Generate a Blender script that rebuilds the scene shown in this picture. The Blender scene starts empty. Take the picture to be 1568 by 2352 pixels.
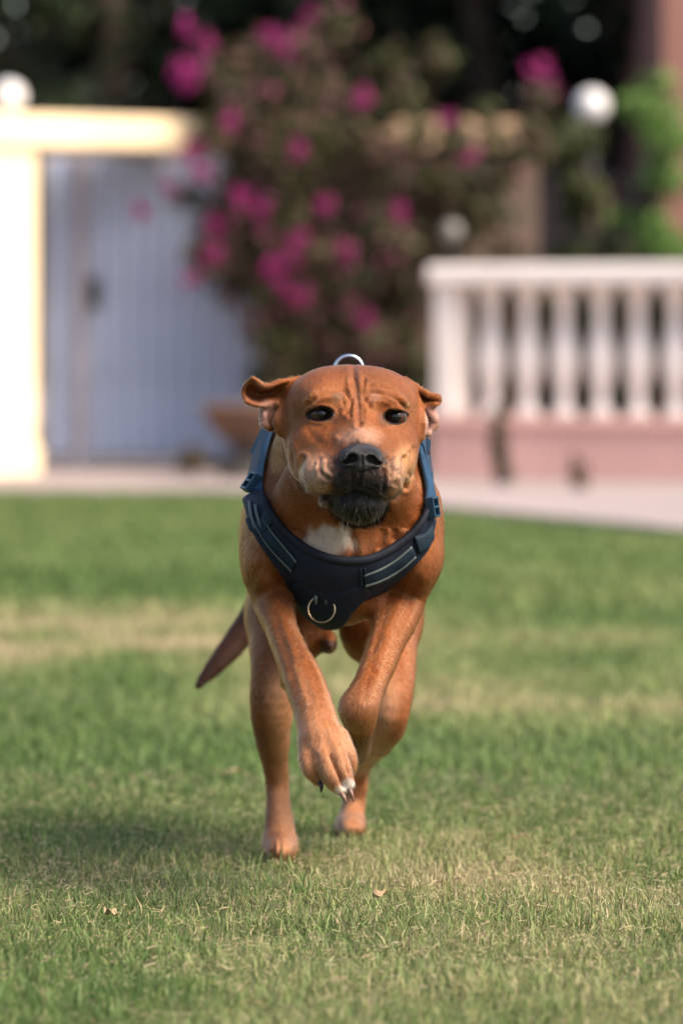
import bpy, math, random
import numpy as np
from mathutils import Vector

random.seed(7)
rng = np.random.default_rng(11)
D = bpy.data
scene = bpy.context.scene
COL = scene.collection

# ------------------------------------------------------------------ camera, world, sun, exposure
F = 200.0 / 36.0 * 2352.0          # focal length in layout units (photograph 1568 x 2352)
U0, V0, CAMZ = 784.0, 763.0, 0.70  # optical axis column, horizon row, camera height

cam_d = D.cameras.new('camera')
cam = D.objects.new('camera', cam_d)
COL.objects.link(cam)
scene.camera = cam
cam.location = (0, 0, CAMZ)
cam.rotation_euler = (math.pi / 2, 0, 0)
cam_d.lens = 200
cam_d.sensor_width = 36
cam_d.sensor_fit = 'AUTO'
cam_d.shift_y = -(1176 - V0) / 2352.0
cam_d.clip_end = 2000
cam_d.dof.use_dof = True
cam_d.dof.focus_distance = 6.84
cam_d.dof.aperture_fstop = 5.0

SUN_EL, SUN_AZ = math.radians(46), math.radians(122)   # azimuth clockwise from +Y (view direction)
to_sun = Vector((math.sin(SUN_AZ) * math.cos(SUN_EL), math.cos(SUN_AZ) * math.cos(SUN_EL), math.sin(SUN_EL)))

world = D.worlds.new('World')
scene.world = world
world.use_nodes = True
wn = world.node_tree.nodes
sky = wn.new('ShaderNodeTexSky')
sky.sky_type = 'NISHITA'
sky.sun_disc = False
sky.sun_elevation = SUN_EL
sky.sun_rotation = SUN_AZ
sky.dust_density = 2.5
sky.ozone_density = 0.6
wn['Background'].inputs['Strength'].default_value = 0.115
world.node_tree.links.new(sky.outputs[0], wn['Background'].inputs['Color'])

sun_d = D.lights.new('sun', 'SUN')
sun_d.energy = 3.8
sun_d.angle = math.radians(36)
sun_d.color = (1.0, 0.84, 0.66)
sun = D.objects.new('sun', sun_d)
COL.objects.link(sun)
sun.rotation_euler = to_sun.to_track_quat('Z', 'Y').to_euler()

scene.view_settings.view_transform = 'Standard'
scene.view_settings.look = 'None'
scene.view_settings.gamma = 1
scene.view_settings.use_curve_mapping = False
scene.view_settings.exposure = 1.2
scene.cycles.use_denoising = True


def W(u, v, Y):
    """A layout point at depth Y metres, as a world point."""
    return np.array([(u - U0) * Y / F, Y, CAMZ - (v - V0) * Y / F])


def px(r, Y):
    return r * Y / F


def gy(v):
    """Depth of the ground seen at row v."""
    return F * CAMZ / (v - V0)


# ------------------------------------------------------------------ helpers
def tag(o, label=None, cat=None, group=None, kind=None):
    if label: o['label'] = label
    if cat: o['category'] = cat
    if group: o['group'] = group
    if kind: o['kind'] = kind
    return o


def empty(name, loc=(0, 0, 0)):
    o = D.objects.new(name, None)
    o.empty_display_size = 0.1
    COL.objects.link(o)
    o.location = loc
    return o


def link(name, me, mat=None, parent=None):
    o = D.objects.new(name, me)
    COL.objects.link(o)
    if mat and not me.materials:
        me.materials.append(mat)
    if parent:
        o.parent = parent
        l = Vector((0, 0, 0))
        p = parent
        while p:
            l += p.location
            p = p.parent
        o.location = -l          # child geometry is given in world space
    return o


def mesh_np(name, verts, faces, smooth=False, colors=None):
    """faces: (n,3) or (n,4) int array, or a list of such arrays."""
    if not isinstance(faces, list):
        faces = [faces]
    me = D.meshes.new(name)
    verts = np.asarray(verts, np.float32)
    me.vertices.add(len(verts))
    me.vertices.foreach_set('co', verts.ravel())
    loops = np.concatenate([np.asarray(f, np.int32).ravel() for f in faces])
    tot = np.concatenate([np.full(len(f), np.asarray(f).shape[1], np.int32) for f in faces])
    start = np.concatenate([[0], np.cumsum(tot)[:-1]]).astype(np.int32)
    me.loops.add(len(loops))
    me.loops.foreach_set('vertex_index', loops)
    me.polygons.add(len(tot))
    me.polygons.foreach_set('loop_start', start)
    me.polygons.foreach_set('loop_total', tot)
    if smooth:
        me.polygons.foreach_set('use_smooth', np.ones(len(tot), bool))
    if colors is not None:
        a = me.color_attributes.new('tint', 'FLOAT_COLOR', 'POINT')
        c = np.ones((len(verts), 4), np.float32)
        c[:, :3] = colors
        a.data.foreach_set('color', c.ravel())
    me.update(calc_edges=True)
    me.validate()
    return me


class MB:
    """Collects simple solids into one mesh."""
    def __init__(s):
        s.v, s.f = [], []

    def box(s, lo, hi, ux=(1, 0, 0), origin=(0, 0, 0), bev=0.0):
        ux = np.array(ux, float); ux /= np.linalg.norm(ux)
        uz = np.array([0, 0, 1.0]); uy = np.cross(uz, ux)
        lo, hi, o = np.array(lo, float), np.array(hi, float), np.array(origin, float)
        n = len(s.v)
        if bev <= 0:
            for z in (lo[2], hi[2]):
                for x, y in ((lo[0], lo[1]), (hi[0], lo[1]), (hi[0], hi[1]), (lo[0], hi[1])):
                    s.v.append(o + ux * x + uy * y + uz * z)
            q = [(3, 2, 1, 0), (4, 5, 6, 7), (0, 1, 5, 4), (1, 2, 6, 5), (2, 3, 7, 6), (3, 0, 4, 7)]
        else:
            b = bev
            ring = [(lo[0] + b, lo[1]), (hi[0] - b, lo[1]), (hi[0], lo[1] + b), (hi[0], hi[1] - b),
                    (hi[0] - b, hi[1]), (lo[0] + b, hi[1]), (lo[0], hi[1] - b), (lo[0], lo[1] + b)]
            cx, cy = (lo[0] + hi[0]) / 2, (lo[1] + hi[1]) / 2
            for z, sc in ((lo[2], 1), (lo[2] + b, 0), (hi[2] - b, 0), (hi[2], 1)):
                for x, y in ring:
                    xx = x - math.copysign(b, x - cx) * sc * 0.7
                    yy = y - math.copysign(b, y - cy) * sc * 0.7
                    s.v.append(o + ux * xx + uy * yy + uz * z)
            q = [tuple(range(7, -1, -1)), tuple(24 + i for i in range(8))]
            for r in range(3):
                for i in range(8):
                    j = (i + 1) % 8
                    q.append((r * 8 + i, r * 8 + j, r * 8 + 8 + j, r * 8 + 8 + i))
        s.f += [tuple(n + i for i in f) for f in q]
        return s

    def lathe(s, prof, origin=(0, 0, 0), seg=24):
        n = len(s.v); o = np.array(origin, float)
        for r, z in prof:
            for i in range(seg):
                a = 2 * math.pi * i / seg
                s.v.append(o + np.array([r * math.cos(a), r * math.sin(a), z]))
        for k in range(len(prof) - 1):
            for i in range(seg):
                j = (i + 1) % seg
                s.f.append((n + k * seg + i, n + k * seg + j, n + (k + 1) * seg + j, n + (k + 1) * seg + i))
        s.f.append(tuple(n + i for i in range(seg - 1, -1, -1)))
        m = n + (len(prof) - 1) * seg
        s.f.append(tuple(m + i for i in range(seg)))
        return s

    def tube(s, pts, radii, seg=8, closed=False):
        pts = [np.array(p, float) for p in pts]
        n = len(s.v); N = len(pts)
        up = None
        for k in range(N):
            if closed:
                t = pts[(k + 1) % N] - pts[k - 1]
            else:
                t = pts[min(k + 1, N - 1)] - pts[max(k - 1, 0)]
            t /= np.linalg.norm(t) + 1e-12
            if up is None:
                up = np.array([0, 0, 1.0]) if abs(t[2]) < 0.9 else np.array([1.0, 0, 0])
            a = np.cross(t, up); a /= np.linalg.norm(a) + 1e-12
            b = np.cross(a, t); up = b
            r = radii[k] if hasattr(radii, '__len__') else radii
            for i in range(seg):
                an = 2 * math.pi * i / seg
                s.v.append(pts[k] + r * (a * math.cos(an) + b * math.sin(an)))
        for k in range(N if closed else N - 1):
            k2 = (k + 1) % N
            for i in range(seg):
                j = (i + 1) % seg
                s.f.append((n + k * seg + i, n + k * seg + j, n + k2 * seg + j, n + k2 * seg + i))
        if not closed:
            s.f.append(tuple(n + i for i in range(seg - 1, -1, -1)))
            s.f.append(tuple(n + (N - 1) * seg + i for i in range(seg)))
        return s

    def build(s, name, mat, parent=None, smooth=False):
        me = D.meshes.new(name)
        me.from_pydata([tuple(v) for v in s.v], [], s.f)
        if smooth:
            for p in me.polygons:
                p.use_smooth = True
        me.update()
        return link(name, me, mat, parent)


# ------------------------------------------------------------------ numpy noise
def _hash(ix, iy, iz):
    h = (ix * 374761393 + iy * 668265263 + iz * 2147483647) & 0xFFFFFFFF
    h = ((h ^ (h >> 13)) * 1274126177) & 0xFFFFFFFF
    return ((h ^ (h >> 16)) & 0xFFFFFF) / float(0xFFFFFF)


def vnoise(P):
    P = np.asarray(P, float)
    i = np.floor(P).astype(np.int64); f = P - i
    f = f * f * (3 - 2 * f)
    r = 0
    for dx in (0, 1):
        wx = f[:, 0] if dx else 1 - f[:, 0]
        for dy in (0, 1):
            wy = f[:, 1] if dy else 1 - f[:, 1]
            for dz in (0, 1):
                wz = f[:, 2] if dz else 1 - f[:, 2]
                r = r + wx * wy * wz * _hash(i[:, 0] + dx, i[:, 1] + dy, i[:, 2] + dz)
    return r


def fbm(P, o=3):
    s, a, t = 0, 1.0, 0
    P = np.asarray(P, float)
    for k in range(o):
        s = s + a * vnoise(P * 2 ** k + 17.3 * k); t += a; a *= 0.5
    return s / t


def sstep(a, b, x):
    t = np.clip((x - a) / (b - a), 0, 1)
    return t * t * (3 - 2 * t)


# ------------------------------------------------------------------ materials
def mat_basic(name, col, rough=0.7, noise=0.0, nscale=8.0, bump=0.0, bscale=60.0, metallic=0.0, col2=None,
              detail=5.0, spec=None, sheen=0.0):
    m = D.materials.new(name); m.use_nodes = True
    nt = m.node_tree; b = nt.nodes['Principled BSDF']
    b.inputs['Roughness'].default_value = rough
    b.inputs['Metallic'].default_value = metallic
    if spec is not None: b.inputs['Specular IOR Level'].default_value = spec
    if sheen: b.inputs['Sheen Weight'].default_value = sheen
    tc = nt.nodes.new('ShaderNodeTexCoord')
    if col2 is None:
        col2 = tuple(c * (1 - noise) for c in col)
    n = nt.nodes.new('ShaderNodeTexNoise')
    n.inputs['Scale'].default_value = nscale; n.inputs['Detail'].default_value = detail
    nt.links.new(tc.outputs['Object'], n.inputs['Vector'])
    r = nt.nodes.new('ShaderNodeValToRGB')
    r.color_ramp.elements[0].position = 0.35; r.color_ramp.elements[1].position = 0.65
    r.color_ramp.elements[0].color = (*col2, 1); r.color_ramp.elements[1].color = (*col, 1)
    nt.links.new(n.outputs['Fac'], r.inputs['Fac'])
    nt.links.new(r.outputs['Color'], b.inputs['Base Color'])
    if bump:
        n2 = nt.nodes.new('ShaderNodeTexNoise')
        n2.inputs['Scale'].default_value = bscale; n2.inputs['Detail'].default_value = 4
        nt.links.new(tc.outputs['Object'], n2.inputs['Vector'])
        bp = nt.nodes.new('ShaderNodeBump'); bp.inputs['Strength'].default_value = bump
        bp.inputs['Distance'].default_value = 0.01
        nt.links.new(n2.outputs['Fac'], bp.inputs['Height'])
        nt.links.new(bp.outputs['Normal'], b.inputs['Normal'])
    return m


def mat_leaf(name, rough=0.55, trans=0.35, spec=0.3):
    """Leaves and grass: colour from the mesh's own tint attribute, partly translucent."""
    m = D.materials.new(name); m.use_nodes = True
    nt = m.node_tree; b = nt.nodes['Principled BSDF']
    a = nt.nodes.new('ShaderNodeAttribute'); a.attribute_name = 'tint'
    nt.links.new(a.outputs['Color'], b.inputs['Base Color'])
    b.inputs['Roughness'].default_value = rough
    b.inputs['Specular IOR Level'].default_value = spec
    t = nt.nodes.new('ShaderNodeBsdfTranslucent')
    nt.links.new(a.outputs['Color'], t.inputs['Color'])
    mx = nt.nodes.new('ShaderNodeMixShader'); mx.inputs[0].default_value = trans
    nt.links.new(b.outputs[0], mx.inputs[1]); nt.links.new(t.outputs[0], mx.inputs[2])
    nt.links.new(mx.outputs[0], nt.nodes['Material Output'].inputs['Surface'])
    return m


M = {}
M['cream'] = mat_basic('cream_plaster', (0.90, 0.72, 0.48), 0.85, 0.08, 2.0, 0.3, 40)
M['white_paint'] = mat_basic('white_paint', (0.82, 0.75, 0.71), 0.6, 0.08, 6.0, 0.15, 40)
M['pink'] = mat_basic('pink_plaster', (0.70, 0.42, 0.37), 0.85, 0.15, 1.4, 0.3, 30)
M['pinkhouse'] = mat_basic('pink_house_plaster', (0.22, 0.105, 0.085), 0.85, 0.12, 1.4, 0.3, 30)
M['pave'] = mat_basic('pavement_concrete', (0.30, 0.25, 0.245), 0.9, 0.25, 0.9, 0.3, 40)
M['kerb'] = mat_basic('kerb_concrete', (0.36, 0.30, 0.29), 0.9, 0.2, 3, 0.3, 40)
M['gate'] = mat_basic('painted_sheet_metal', (0.42, 0.49, 0.66), 0.45, 0.18, 3.0, 0.1, 30)
M['gate_frame'] = mat_basic('gate_frame_paint', (0.34, 0.31, 0.32), 0.5, 0.2, 4.0)
M['globe'] = mat_basic('opal_globe', (0.62, 0.62, 0.64), 0.25, 0.03, 5)
M['shaded_globe'] = mat_basic('shaded_opal_globe', (0.20, 0.19, 0.18), 0.5, 0.2, 12)  # white globe greyed to stand in for foliage shade
M['dark_metal'] = mat_basic('dark_metal', (0.015, 0.015, 0.016), 0.8, 0.2, 10)
M['terracotta'] = mat_basic('terracotta', (0.13, 0.070, 0.045), 0.85, 0.25, 8, 0.2, 60)
M['soil'] = mat_basic('soil', (0.05, 0.035, 0.025), 0.95, 0.4, 20, 0.5, 60)
M['bark'] = mat_basic('bark', (0.11, 0.075, 0.055), 0.9, 0.4, 12, 0.6, 40)
M['leaf'] = mat_leaf('leaf')
M['petal'] = mat_leaf('petal', 0.6, 0.4, 0.2)
M['grass'] = mat_leaf('grass_blade', 0.5, 0.35, 0.3)
M['dark_stone'] = mat_basic('dark_stone', (0.05, 0.045, 0.045), 0.9, 0.3, 5, 0.3, 30)
M['tile'] = mat_basic('roof_tile', (0.28, 0.10, 0.06), 0.8, 0.3, 6, 0.3, 40)
M['glass'] = mat_basic('window_glass', (0.03, 0.035, 0.04), 0.08, 0.1, 1)
M['darkened_wall'] = mat_basic('shade_darkened_plaster', (.15, .105, .085), .9, .3, 3, .3, 30)  # same boundary wall, browned to paint the shade behind the bush
M['dim_cream'] = mat_basic('dimmed_cream_plaster', (.50, .34, .22), .85, .3, 5, .3, 30)  # cream coping toned down so this stretch looks less lit
M['shaded_wall'] = mat_basic('shade_brown_plaster', (0.10, 0.075, 0.065), 0.9, 0.25, 2, 0.3, 30)  # dark brown stands in for the shadowed area behind the balustrade


# ------------------------------------------------------------------ lawn colour (pigment of the grass itself)
def lawn_dry(x, y):
    """0 = lush green, 1 = dry straw."""
    P = np.stack([x, y * 0.55, np.zeros_like(x)], 1)
    n = fbm(P * 1.7 + 5, 3)
    n2 = fbm(P * 7.0 + 9, 2)
    d = 0.25 + (n - 0.5) * 1.1 + (n2 - 0.5) * 0.5
    far = sstep(15.5, 17.5, y)
    d = d * (1 - far) + far * (0.16 + (n - .5) * 0.35)

    def blob(cx, cy, rx, ry, amt):
        return amt * np.exp(-(((x - cx) / rx) ** 2 + ((y - cy) / ry) ** 2) ** 1.5)
    d = d + blob(-0.75, 13.1, 0.8, 1.5, 0.62) * np.clip(.2 + 1.7 * (n2 - .1), 0, 1.2)
    d = d + blob(0.9, 10.8, 0.8, 1.5, 0.35)
    d = d + blob(0.3, 6.9, 0.8, 0.9, 0.12)
    d = d + blob(-0.2, 6.3, 0.35, 0.3, 0.15)
    d = d - blob(-0.5, 8.9, 0.6, 1.2, 0.30)
    d = d - blob(0.35, 8.6, 0.4, 0.7, 0.25)
    d = d - blob(-0.33, 5.9, 0.16, 0.4, 0.6)
    d = d - blob(-0.7, 15.6, 1.2, 0.9, 0.5)
    return np.clip(d, 0, 1)


def lawn_colour(x, y, jitter):
    d = np.clip(lawn_dry(x, y) + jitter, 0, 1)[:, None]
    g0 = np.array([0.088, 0.150, 0.040]); g1 = np.array([0.180, 0.232, 0.080])
    g2 = np.array([0.290, 0.280, 0.130]); g3 = np.array([0.46, 0.37, 0.24])
    c = np.where(d < .33, g0 + (g1 - g0) * (d / .33),
                 np.where(d < .66, g1 + (g2 - g1) * ((d - .33) / .33), g2 + (g3 - g2) * ((d - .66) / .34)))
    return c


def lawn_edge_y(x):
    return np.interp(x, [-40, -1.5, -0.5, 0.40, 1.16, 3, 40], [24.6, 24.4, 24.2, 21.9, 19.4, 15.0, 12.0])


def build_ground():
    # the terrain under everything, to the horizon
    me = mesh_np('ground', [(-900, -60, -0.03), (900, -60, -0.03), (900, 1500, -0.03), (-900, 1500, -0.03)],
                 np.array([[0, 1, 2, 3]]))
    tag(link('ground', me, mat_basic('dry_ground', (0.16, 0.12, 0.08), 0.95, 0.3, 0.6, 0.4, 20)), kind='structure')
    # pavement between lawn and walls
    xs = np.concatenate([[-40, -8, -4], np.linspace(-2.6, 2.6, 40), [4, 8, 40]])
    v = []
    for x in xs:
        v.append((x, float(lawn_edge_y(np.array([x]))[0]), 0.006)); v.append((x, 60, 0.006))
    n = len(xs)
    f = np.array([[2 * i, 2 * i + 2, 2 * i + 3, 2 * i + 1] for i in range(n - 1)])
    tag(link('pavement', mesh_np('pavement', v, f), M['pave']), kind='structure')
    # kerb strip on the lawn edge
    mb = MB()
    base = len(mb.v)
    for x in xs:
        y = float(lawn_edge_y(np.array([x]))[0])
        for dy, z in ((-0.06, -0.02), (-0.06, 0.035), (0.05, 0.035), (0.05, -0.02)):
            mb.v.append(np.array([x, y + dy, z]))
    for i in range(n - 1):
        for k in range(4):
            a, b = i * 4 + k, i * 4 + (k + 1) % 4
            mb.f.append((a, b, b + 4, a + 4))
    tag(mb.build('kerb', M['kerb']), kind='structure')
    # lawn soil sheet
    xs = np.linspace(-6, 6, 160); ys = np.concatenate([np.linspace(-4, 5, 20)[:-1], np.linspace(5, 12, 150), np.linspace(12, 25, 140)[1:]])
    X, Y = np.meshgrid(xs, ys); X = X.ravel(); Y = Y.ravel()
    Y = np.minimum(Y, lawn_edge_y(X) - 0.05)
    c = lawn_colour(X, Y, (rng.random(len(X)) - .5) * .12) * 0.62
    P = np.stack([X, Y, np.zeros_like(X)], 1)
    Z = (fbm(P * 6, 2) - .5) * 0.012
    P[:, 2] = Z - 0.004
    nx = len(xs); ny = len(ys)
    idx = np.arange(nx * ny).reshape(ny, nx)
    f = np.stack([idx[:-1, :-1], idx[:-1, 1:], idx[1:, 1:], idx[1:, :-1]], -1).reshape(-1, 4)
    m = D.materials.new('lawn_soil'); m.use_nodes = True
    nt = m.node_tree; b = nt.nodes['Principled BSDF']; b.inputs['Roughness'].default_value = 0.95
    a = nt.nodes.new('ShaderNodeAttribute'); a.attribute_name = 'tint'
    tc = nt.nodes.new('ShaderNodeTexCoord'); no = nt.nodes.new('ShaderNodeTexNoise')
    no.inputs['Scale'].default_value = 70; no.inputs['Detail'].default_value = 6
    nt.links.new(tc.outputs['Object'], no.inputs['Vector'])
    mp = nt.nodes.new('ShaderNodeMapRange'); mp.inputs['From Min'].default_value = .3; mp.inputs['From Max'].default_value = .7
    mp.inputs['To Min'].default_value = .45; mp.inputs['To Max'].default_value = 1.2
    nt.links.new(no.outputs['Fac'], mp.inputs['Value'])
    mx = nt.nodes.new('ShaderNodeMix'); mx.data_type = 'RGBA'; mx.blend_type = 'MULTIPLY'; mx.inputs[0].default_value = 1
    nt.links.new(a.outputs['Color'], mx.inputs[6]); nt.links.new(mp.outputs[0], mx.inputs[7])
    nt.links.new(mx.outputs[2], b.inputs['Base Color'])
    bp = nt.nodes.new('ShaderNodeBump'); bp.inputs['Distance'].default_value = 0.01
    nt.links.new(no.outputs['Fac'], bp.inputs['Height']); nt.links.new(bp.outputs[0], b.inputs['Normal'])
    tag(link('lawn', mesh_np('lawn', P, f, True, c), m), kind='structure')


def blades(x, y, length, width, dryjit, name, label):
    n = len(x)
    r = rng.random
    az = r(n) * 2 * math.pi
    tilt = np.clip(0.55 + rng.normal(0, .55, n), -0.2, 1.5)   # from vertical
    bend = 0.3 + r(n) * 1.0
    dirh = np.stack([np.cos(az), np.sin(az), np.zeros(n)], 1)
    side = np.stack([-np.sin(az), np.cos(az), np.zeros(n)], 1)
    tw = r(n) * 6.28
    side = side * np.cos(tw)[:, None] + dirh * np.sin(tw)[:, None]
    base = np.stack([x, y, (fbm(np.stack([x, y, 0 * x], 1) * 6, 2) - .5) * 0.012 - 0.006], 1)

    def along(t):
        a = tilt + bend * t * 0.5
        d = dirh * np.sin(a)[:, None]
        d[:, 2] = np.cos(a)
        return base + d * (length * t)[:, None]
    V = np.empty((n, 5, 3))
    hw = (width / 2)[:, None]
    V[:, 0] = base - side * hw; V[:, 1] = base + side * hw
    m = along(0.55)
    V[:, 2] = m - side * hw * .8; V[:, 3] = m + side * hw * .8
    V[:, 4] = along(np.ones(1)[0])
    V[:, :, 2] = np.maximum(V[:, :, 2], -0.02)
    c = lawn_colour(x, y, dryjit)
    c = c * (0.5 + 1.0 * r(n))[:, None]
    C = np.repeat(c[:, None, :], 5, 1)
    i = np.arange(n)[:, None] * 5
    q = i + np.array([[0, 1, 3, 2]]); t = i + np.array([[2, 3, 4]])
    me = mesh_np(name, V.reshape(-1, 3), [q, t], True, C.reshape(-1, 3))
    return tag(link(name, me, M['grass']), label, 'grass', kind='stuff')


def build_grass():
    def scatter(n, y0, y1, margin):
        yy = y0 + (y1 - y0) * rng.random(n * 2)
        half = yy * 784 / F + margin
        xx = (rng.random(n * 2) * 2 - 1) * (y1 * 784 / F + margin)
        k = (np.abs(xx) < half) & (yy < lawn_edge_y(xx) - 0.06)
        return xx[k][:n], yy[k][:n]
    # near band, fine blades
    x, y = scatter(230000, 5.3, 8.6, 0.22)
    n = len(x)
    clump = fbm(np.stack([x, y, 0 * x], 1) * 9, 2)
    L = (0.011 + 0.020 * rng.random(n)) * (0.5 + 1.0 * clump)
    wd = 0.0013 + 0.0013 * rng.random(n)
    jit = rng.normal(0, .20, n) + (rng.random(n) < .16) * .45
    blades(x, y, L, wd, jit, 'near_grass', 'short mixed green and straw lawn grass beneath the dog')
    # dead stalks lying in the thatch
    x, y = scatter(24000, 5.3, 9.0, 0.22)
    n = len(x)
    az = rng.random(n) * 6.283; ln = .004 + .011 * rng.random(n); hw = .0003 + .0004 * rng.random(n)
    zz = .004 + .014 * rng.random(n) ** 2
    dx, dy = np.cos(az), np.sin(az)
    rise = rng.normal(0, .25, n)
    p0 = np.stack([x, y, zz], 1); p1 = p0 + np.stack([dx * ln, dy * ln, rise * ln], 1); p1[:, 2] = np.maximum(p1[:, 2], .002)
    sd = np.stack([-dy, dx, 0 * dx], 1) * hw[:, None] + np.array([0, 0, 1]) * hw[:, None] * .6
    Vv = np.stack([p0 - sd, p0 + sd, p1 + sd, p1 - sd], 1).reshape(-1, 3)
    c = np.array([.40, .33, .20]) * (.45 + .7 * rng.random(n))[:, None] * (1 + rng.normal(0, .06, (n, 3)))
    k = np.arange(n)[:, None] * 4 + np.array([[0, 1, 2, 3]])
    tag(link('dead_stalks', mesh_np('dead_stalks', Vv, k, False, np.repeat(c[:, None], 4, 1).reshape(-1, 3)), M['grass']),
        'dead straw coloured stalks lying in the short lawn', 'grass', kind='stuff')
    x, y = scatter(90000, 8.6, 14.0, 0.3)
    n = len(x)
    clump = fbm(np.stack([x, y, 0 * x], 1) * 6, 2)
    blades(x, y, (0.014 + 0.024 * rng.random(n)) * (.6 + .9 * clump), 0.0025 + 0.002 * rng.random(n), rng.normal(0, .16, n),
           'middle_grass', 'patchy green and dry lawn grass behind the dog')
    x, y = scatter(80000, 14.0, 24.6, 0.4)
    n = len(x)
    blades(x, y, 0.025 + 0.03 * rng.random(n), 0.005 + 0.004 * rng.random(n), rng.normal(0, .12, n),
           'far_grass', 'even green lawn grass reaching the pavement')
    # the rest of the lawn to either side and towards the house
    xx = (rng.random(190000) * 2 - 1) * 3.4; yy = 2.5 + 21.5 * rng.random(190000)
    k = (yy < lawn_edge_y(xx) - .06) & ((np.abs(xx) > yy * 784 / F + np.where(yy < 8.6, .2, .28)) | (yy < 5.32))
    x, y = xx[k], yy[k]
    n = len(x)
    blades(x, y, 0.02 + 0.025 * rng.random(n), 0.003 + 0.003 * rng.random(n), rng.normal(0, .16, n), 'side_grass', 'lawn grass spreading to either side of the dog')
    # longer tufts in the foreground
    cx = rng.random(46) * 1.1 - .55; cy = 5.5 + rng.random(46) * 3.0
    X, Y = [], []
    for a, b in zip(cx, cy):
        k = int(rng.integers(15, 45))
        X.append(a + rng.normal(0, .018, k)); Y.append(b + rng.normal(0, .03, k))
    X, Y = np.concatenate(X), np.concatenate(Y)
    n = len(X)
    k2 = 1500
    X = np.concatenate([X, -.34 + rng.normal(0, .09, k2)]); Y = np.concatenate([Y, 5.85 + rng.normal(0, .16, k2)]); n = len(X)
    blades(X, Y, 0.025 + 0.03 * rng.random(n), 0.0018 + 0.0014 * rng.random(n), np.full(n, -.25) + rng.normal(0, .1, n),
           'grass_tufts', 'longer green tufts standing up from the lawn')


# ------------------------------------------------------------------ leaves
def leaf_cloud(name, centres, radii, n, size, cols, mat, parent=None, up=0.3, shell=0.5):
    """Leaf-shaped faces (six corners, folded) scattered through several ellipsoidal clumps."""
    centres = np.array(centres, float); radii = np.array(radii, float)
    if radii.ndim == 1: radii = np.repeat(radii[:, None], 3, 1)
    w = np.prod(radii, 1) ** (2 / 3); w /= w.sum()
    k = rng.choice(len(centres), n, p=w)
    d = rng.normal(size=(n, 3)); d /= np.linalg.norm(d, axis=1)[:, None]
    rr = (shell + (1 - shell) * rng.random(n)) ** 1.0 * (0.85 + .3 * rng.random(n))
    p = centres[k] + d * radii[k] * rr[:, None]
    nrm = d + rng.normal(0, .7, (n, 3)); nrm[:, 2] += up
    nrm /= np.linalg.norm(nrm, axis=1)[:, None]
    t = np.cross(nrm, rng.normal(size=(n, 3))); t /= np.linalg.norm(t, axis=1)[:, None]
    b = np.cross(nrm, t)
    s = size * (0.6 + .8 * rng.random(n))[:, None]
    pts = [(-.5, 0, 0), (-.15, .24, .06), (.22, .2, .05), (.55, 0, -.05), (.22, -.2, .05), (-.15, -.24, .06), (0, 0, -.03)]
    V = np.stack([p + s * (t * a + b * c + nrm * e) for a, c, e in pts], 1)
    cols = np.array(cols, float)
    c = cols[rng.integers(0, len(cols), n)] * (0.7 + .6 * rng.random(n))[:, None]
    C = np.repeat(c[:, None], 7, 1)
    i = np.arange(n)[:, None] * 7
    f = np.concatenate([i + np.array([[0, 6, 1, 1]])[:, :3], i + np.array([[1, 6, 2]]), i + np.array([[2, 6, 3]]),
                        i + np.array([[3, 6, 4]]), i + np.array([[4, 6, 5]]), i + np.array([[5, 6, 0]])])
    me = mesh_np(name, V.reshape(-1, 3), f, False, C.reshape(-1, 3))
    return link(name, me, mat, parent)


def limb_path(a, b, n=7, wob=0.06):
    a, b = np.array(a, float), np.array(b, float)
    L = np.linalg.norm(b - a)
    out = []
    for i in range(n):
        t = i / (n - 1)
        out.append(a + (b - a) * t + np.array([random.gauss(0, 1), random.gauss(0, 1), random.gauss(0, .4)]) * wob * L * math.sin(math.pi * t) * .5)
    return out


def tree(name, label, base, height, spread, n, size, cols, group, cat='tree', clumps=26, low=0.25, trunk_r=0.16):
    root = empty(name, base)
    tag(root, label, cat, group)
    base = np.array(base, float)
    top = base + np.array([random.uniform(-.3, .3), random.uniform(-.3, .3), height * .8])
    mb = MB()
    tp = limb_path(base - np.array([0, 0, .05]), top, 8, .04)
    mb.tube(tp, [trunk_r * (1 - .8 * i / 7) for i in range(8)], 10)
    cs, rs = [], []
    for i in range(clumps):
        z = low + (1 - low) * random.random()
        wid = spread * math.sin(math.pi * min(1, .25 + .72 * (z - low) / (1 - low)))
        a = random.uniform(0, 6.283); r = wid * math.sqrt(random.random())
        c = base + np.array([math.cos(a) * r, math.sin(a) * r, height * z])
        cs.append(c)
        q = spread * random.uniform(.26, .44)
        rs.append((q, q, q * .75))
        if i % 2 == 0:
            s = tp[min(7, max(1, int(z * 6)))]
            mb.tube(limb_path(s, c, 6, .1), [trunk_r * .35 * (1 - .8 * k / 5) for k in range(6)], 6)
    mb.build('trunk', M['bark'], root, True)
    leaf_cloud('crown', cs, rs, n, size, cols, M['leaf'], root)
    return root


# ------------------------------------------------------------------ background
def globe_lamp(pos_base, zc, r, label, mat='globe'):
    root = empty('globe_lamp', tuple(pos_base))
    tag(root, label, 'lamp', 'globe lamps on the posts')
    x, y, z = pos_base
    MB().lathe([(r * .62, z), (r * .62, z + .015), (r * .3, z + .03), (r * .26, zc - r * .95), (r * .5, zc - r * .9), (r * .52, zc - r * .8)],
               (x, y, 0), 20).build('collar', M['dark_metal'], root, True)
    prof = [(max(1e-3, r * math.sin(t)), zc - r * math.cos(t)) for t in np.linspace(.25, math.pi - .02, 18)]
    MB().lathe(prof, (x, y, 0), 28).build('globe', M[mat], root, True)
    return root


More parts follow.
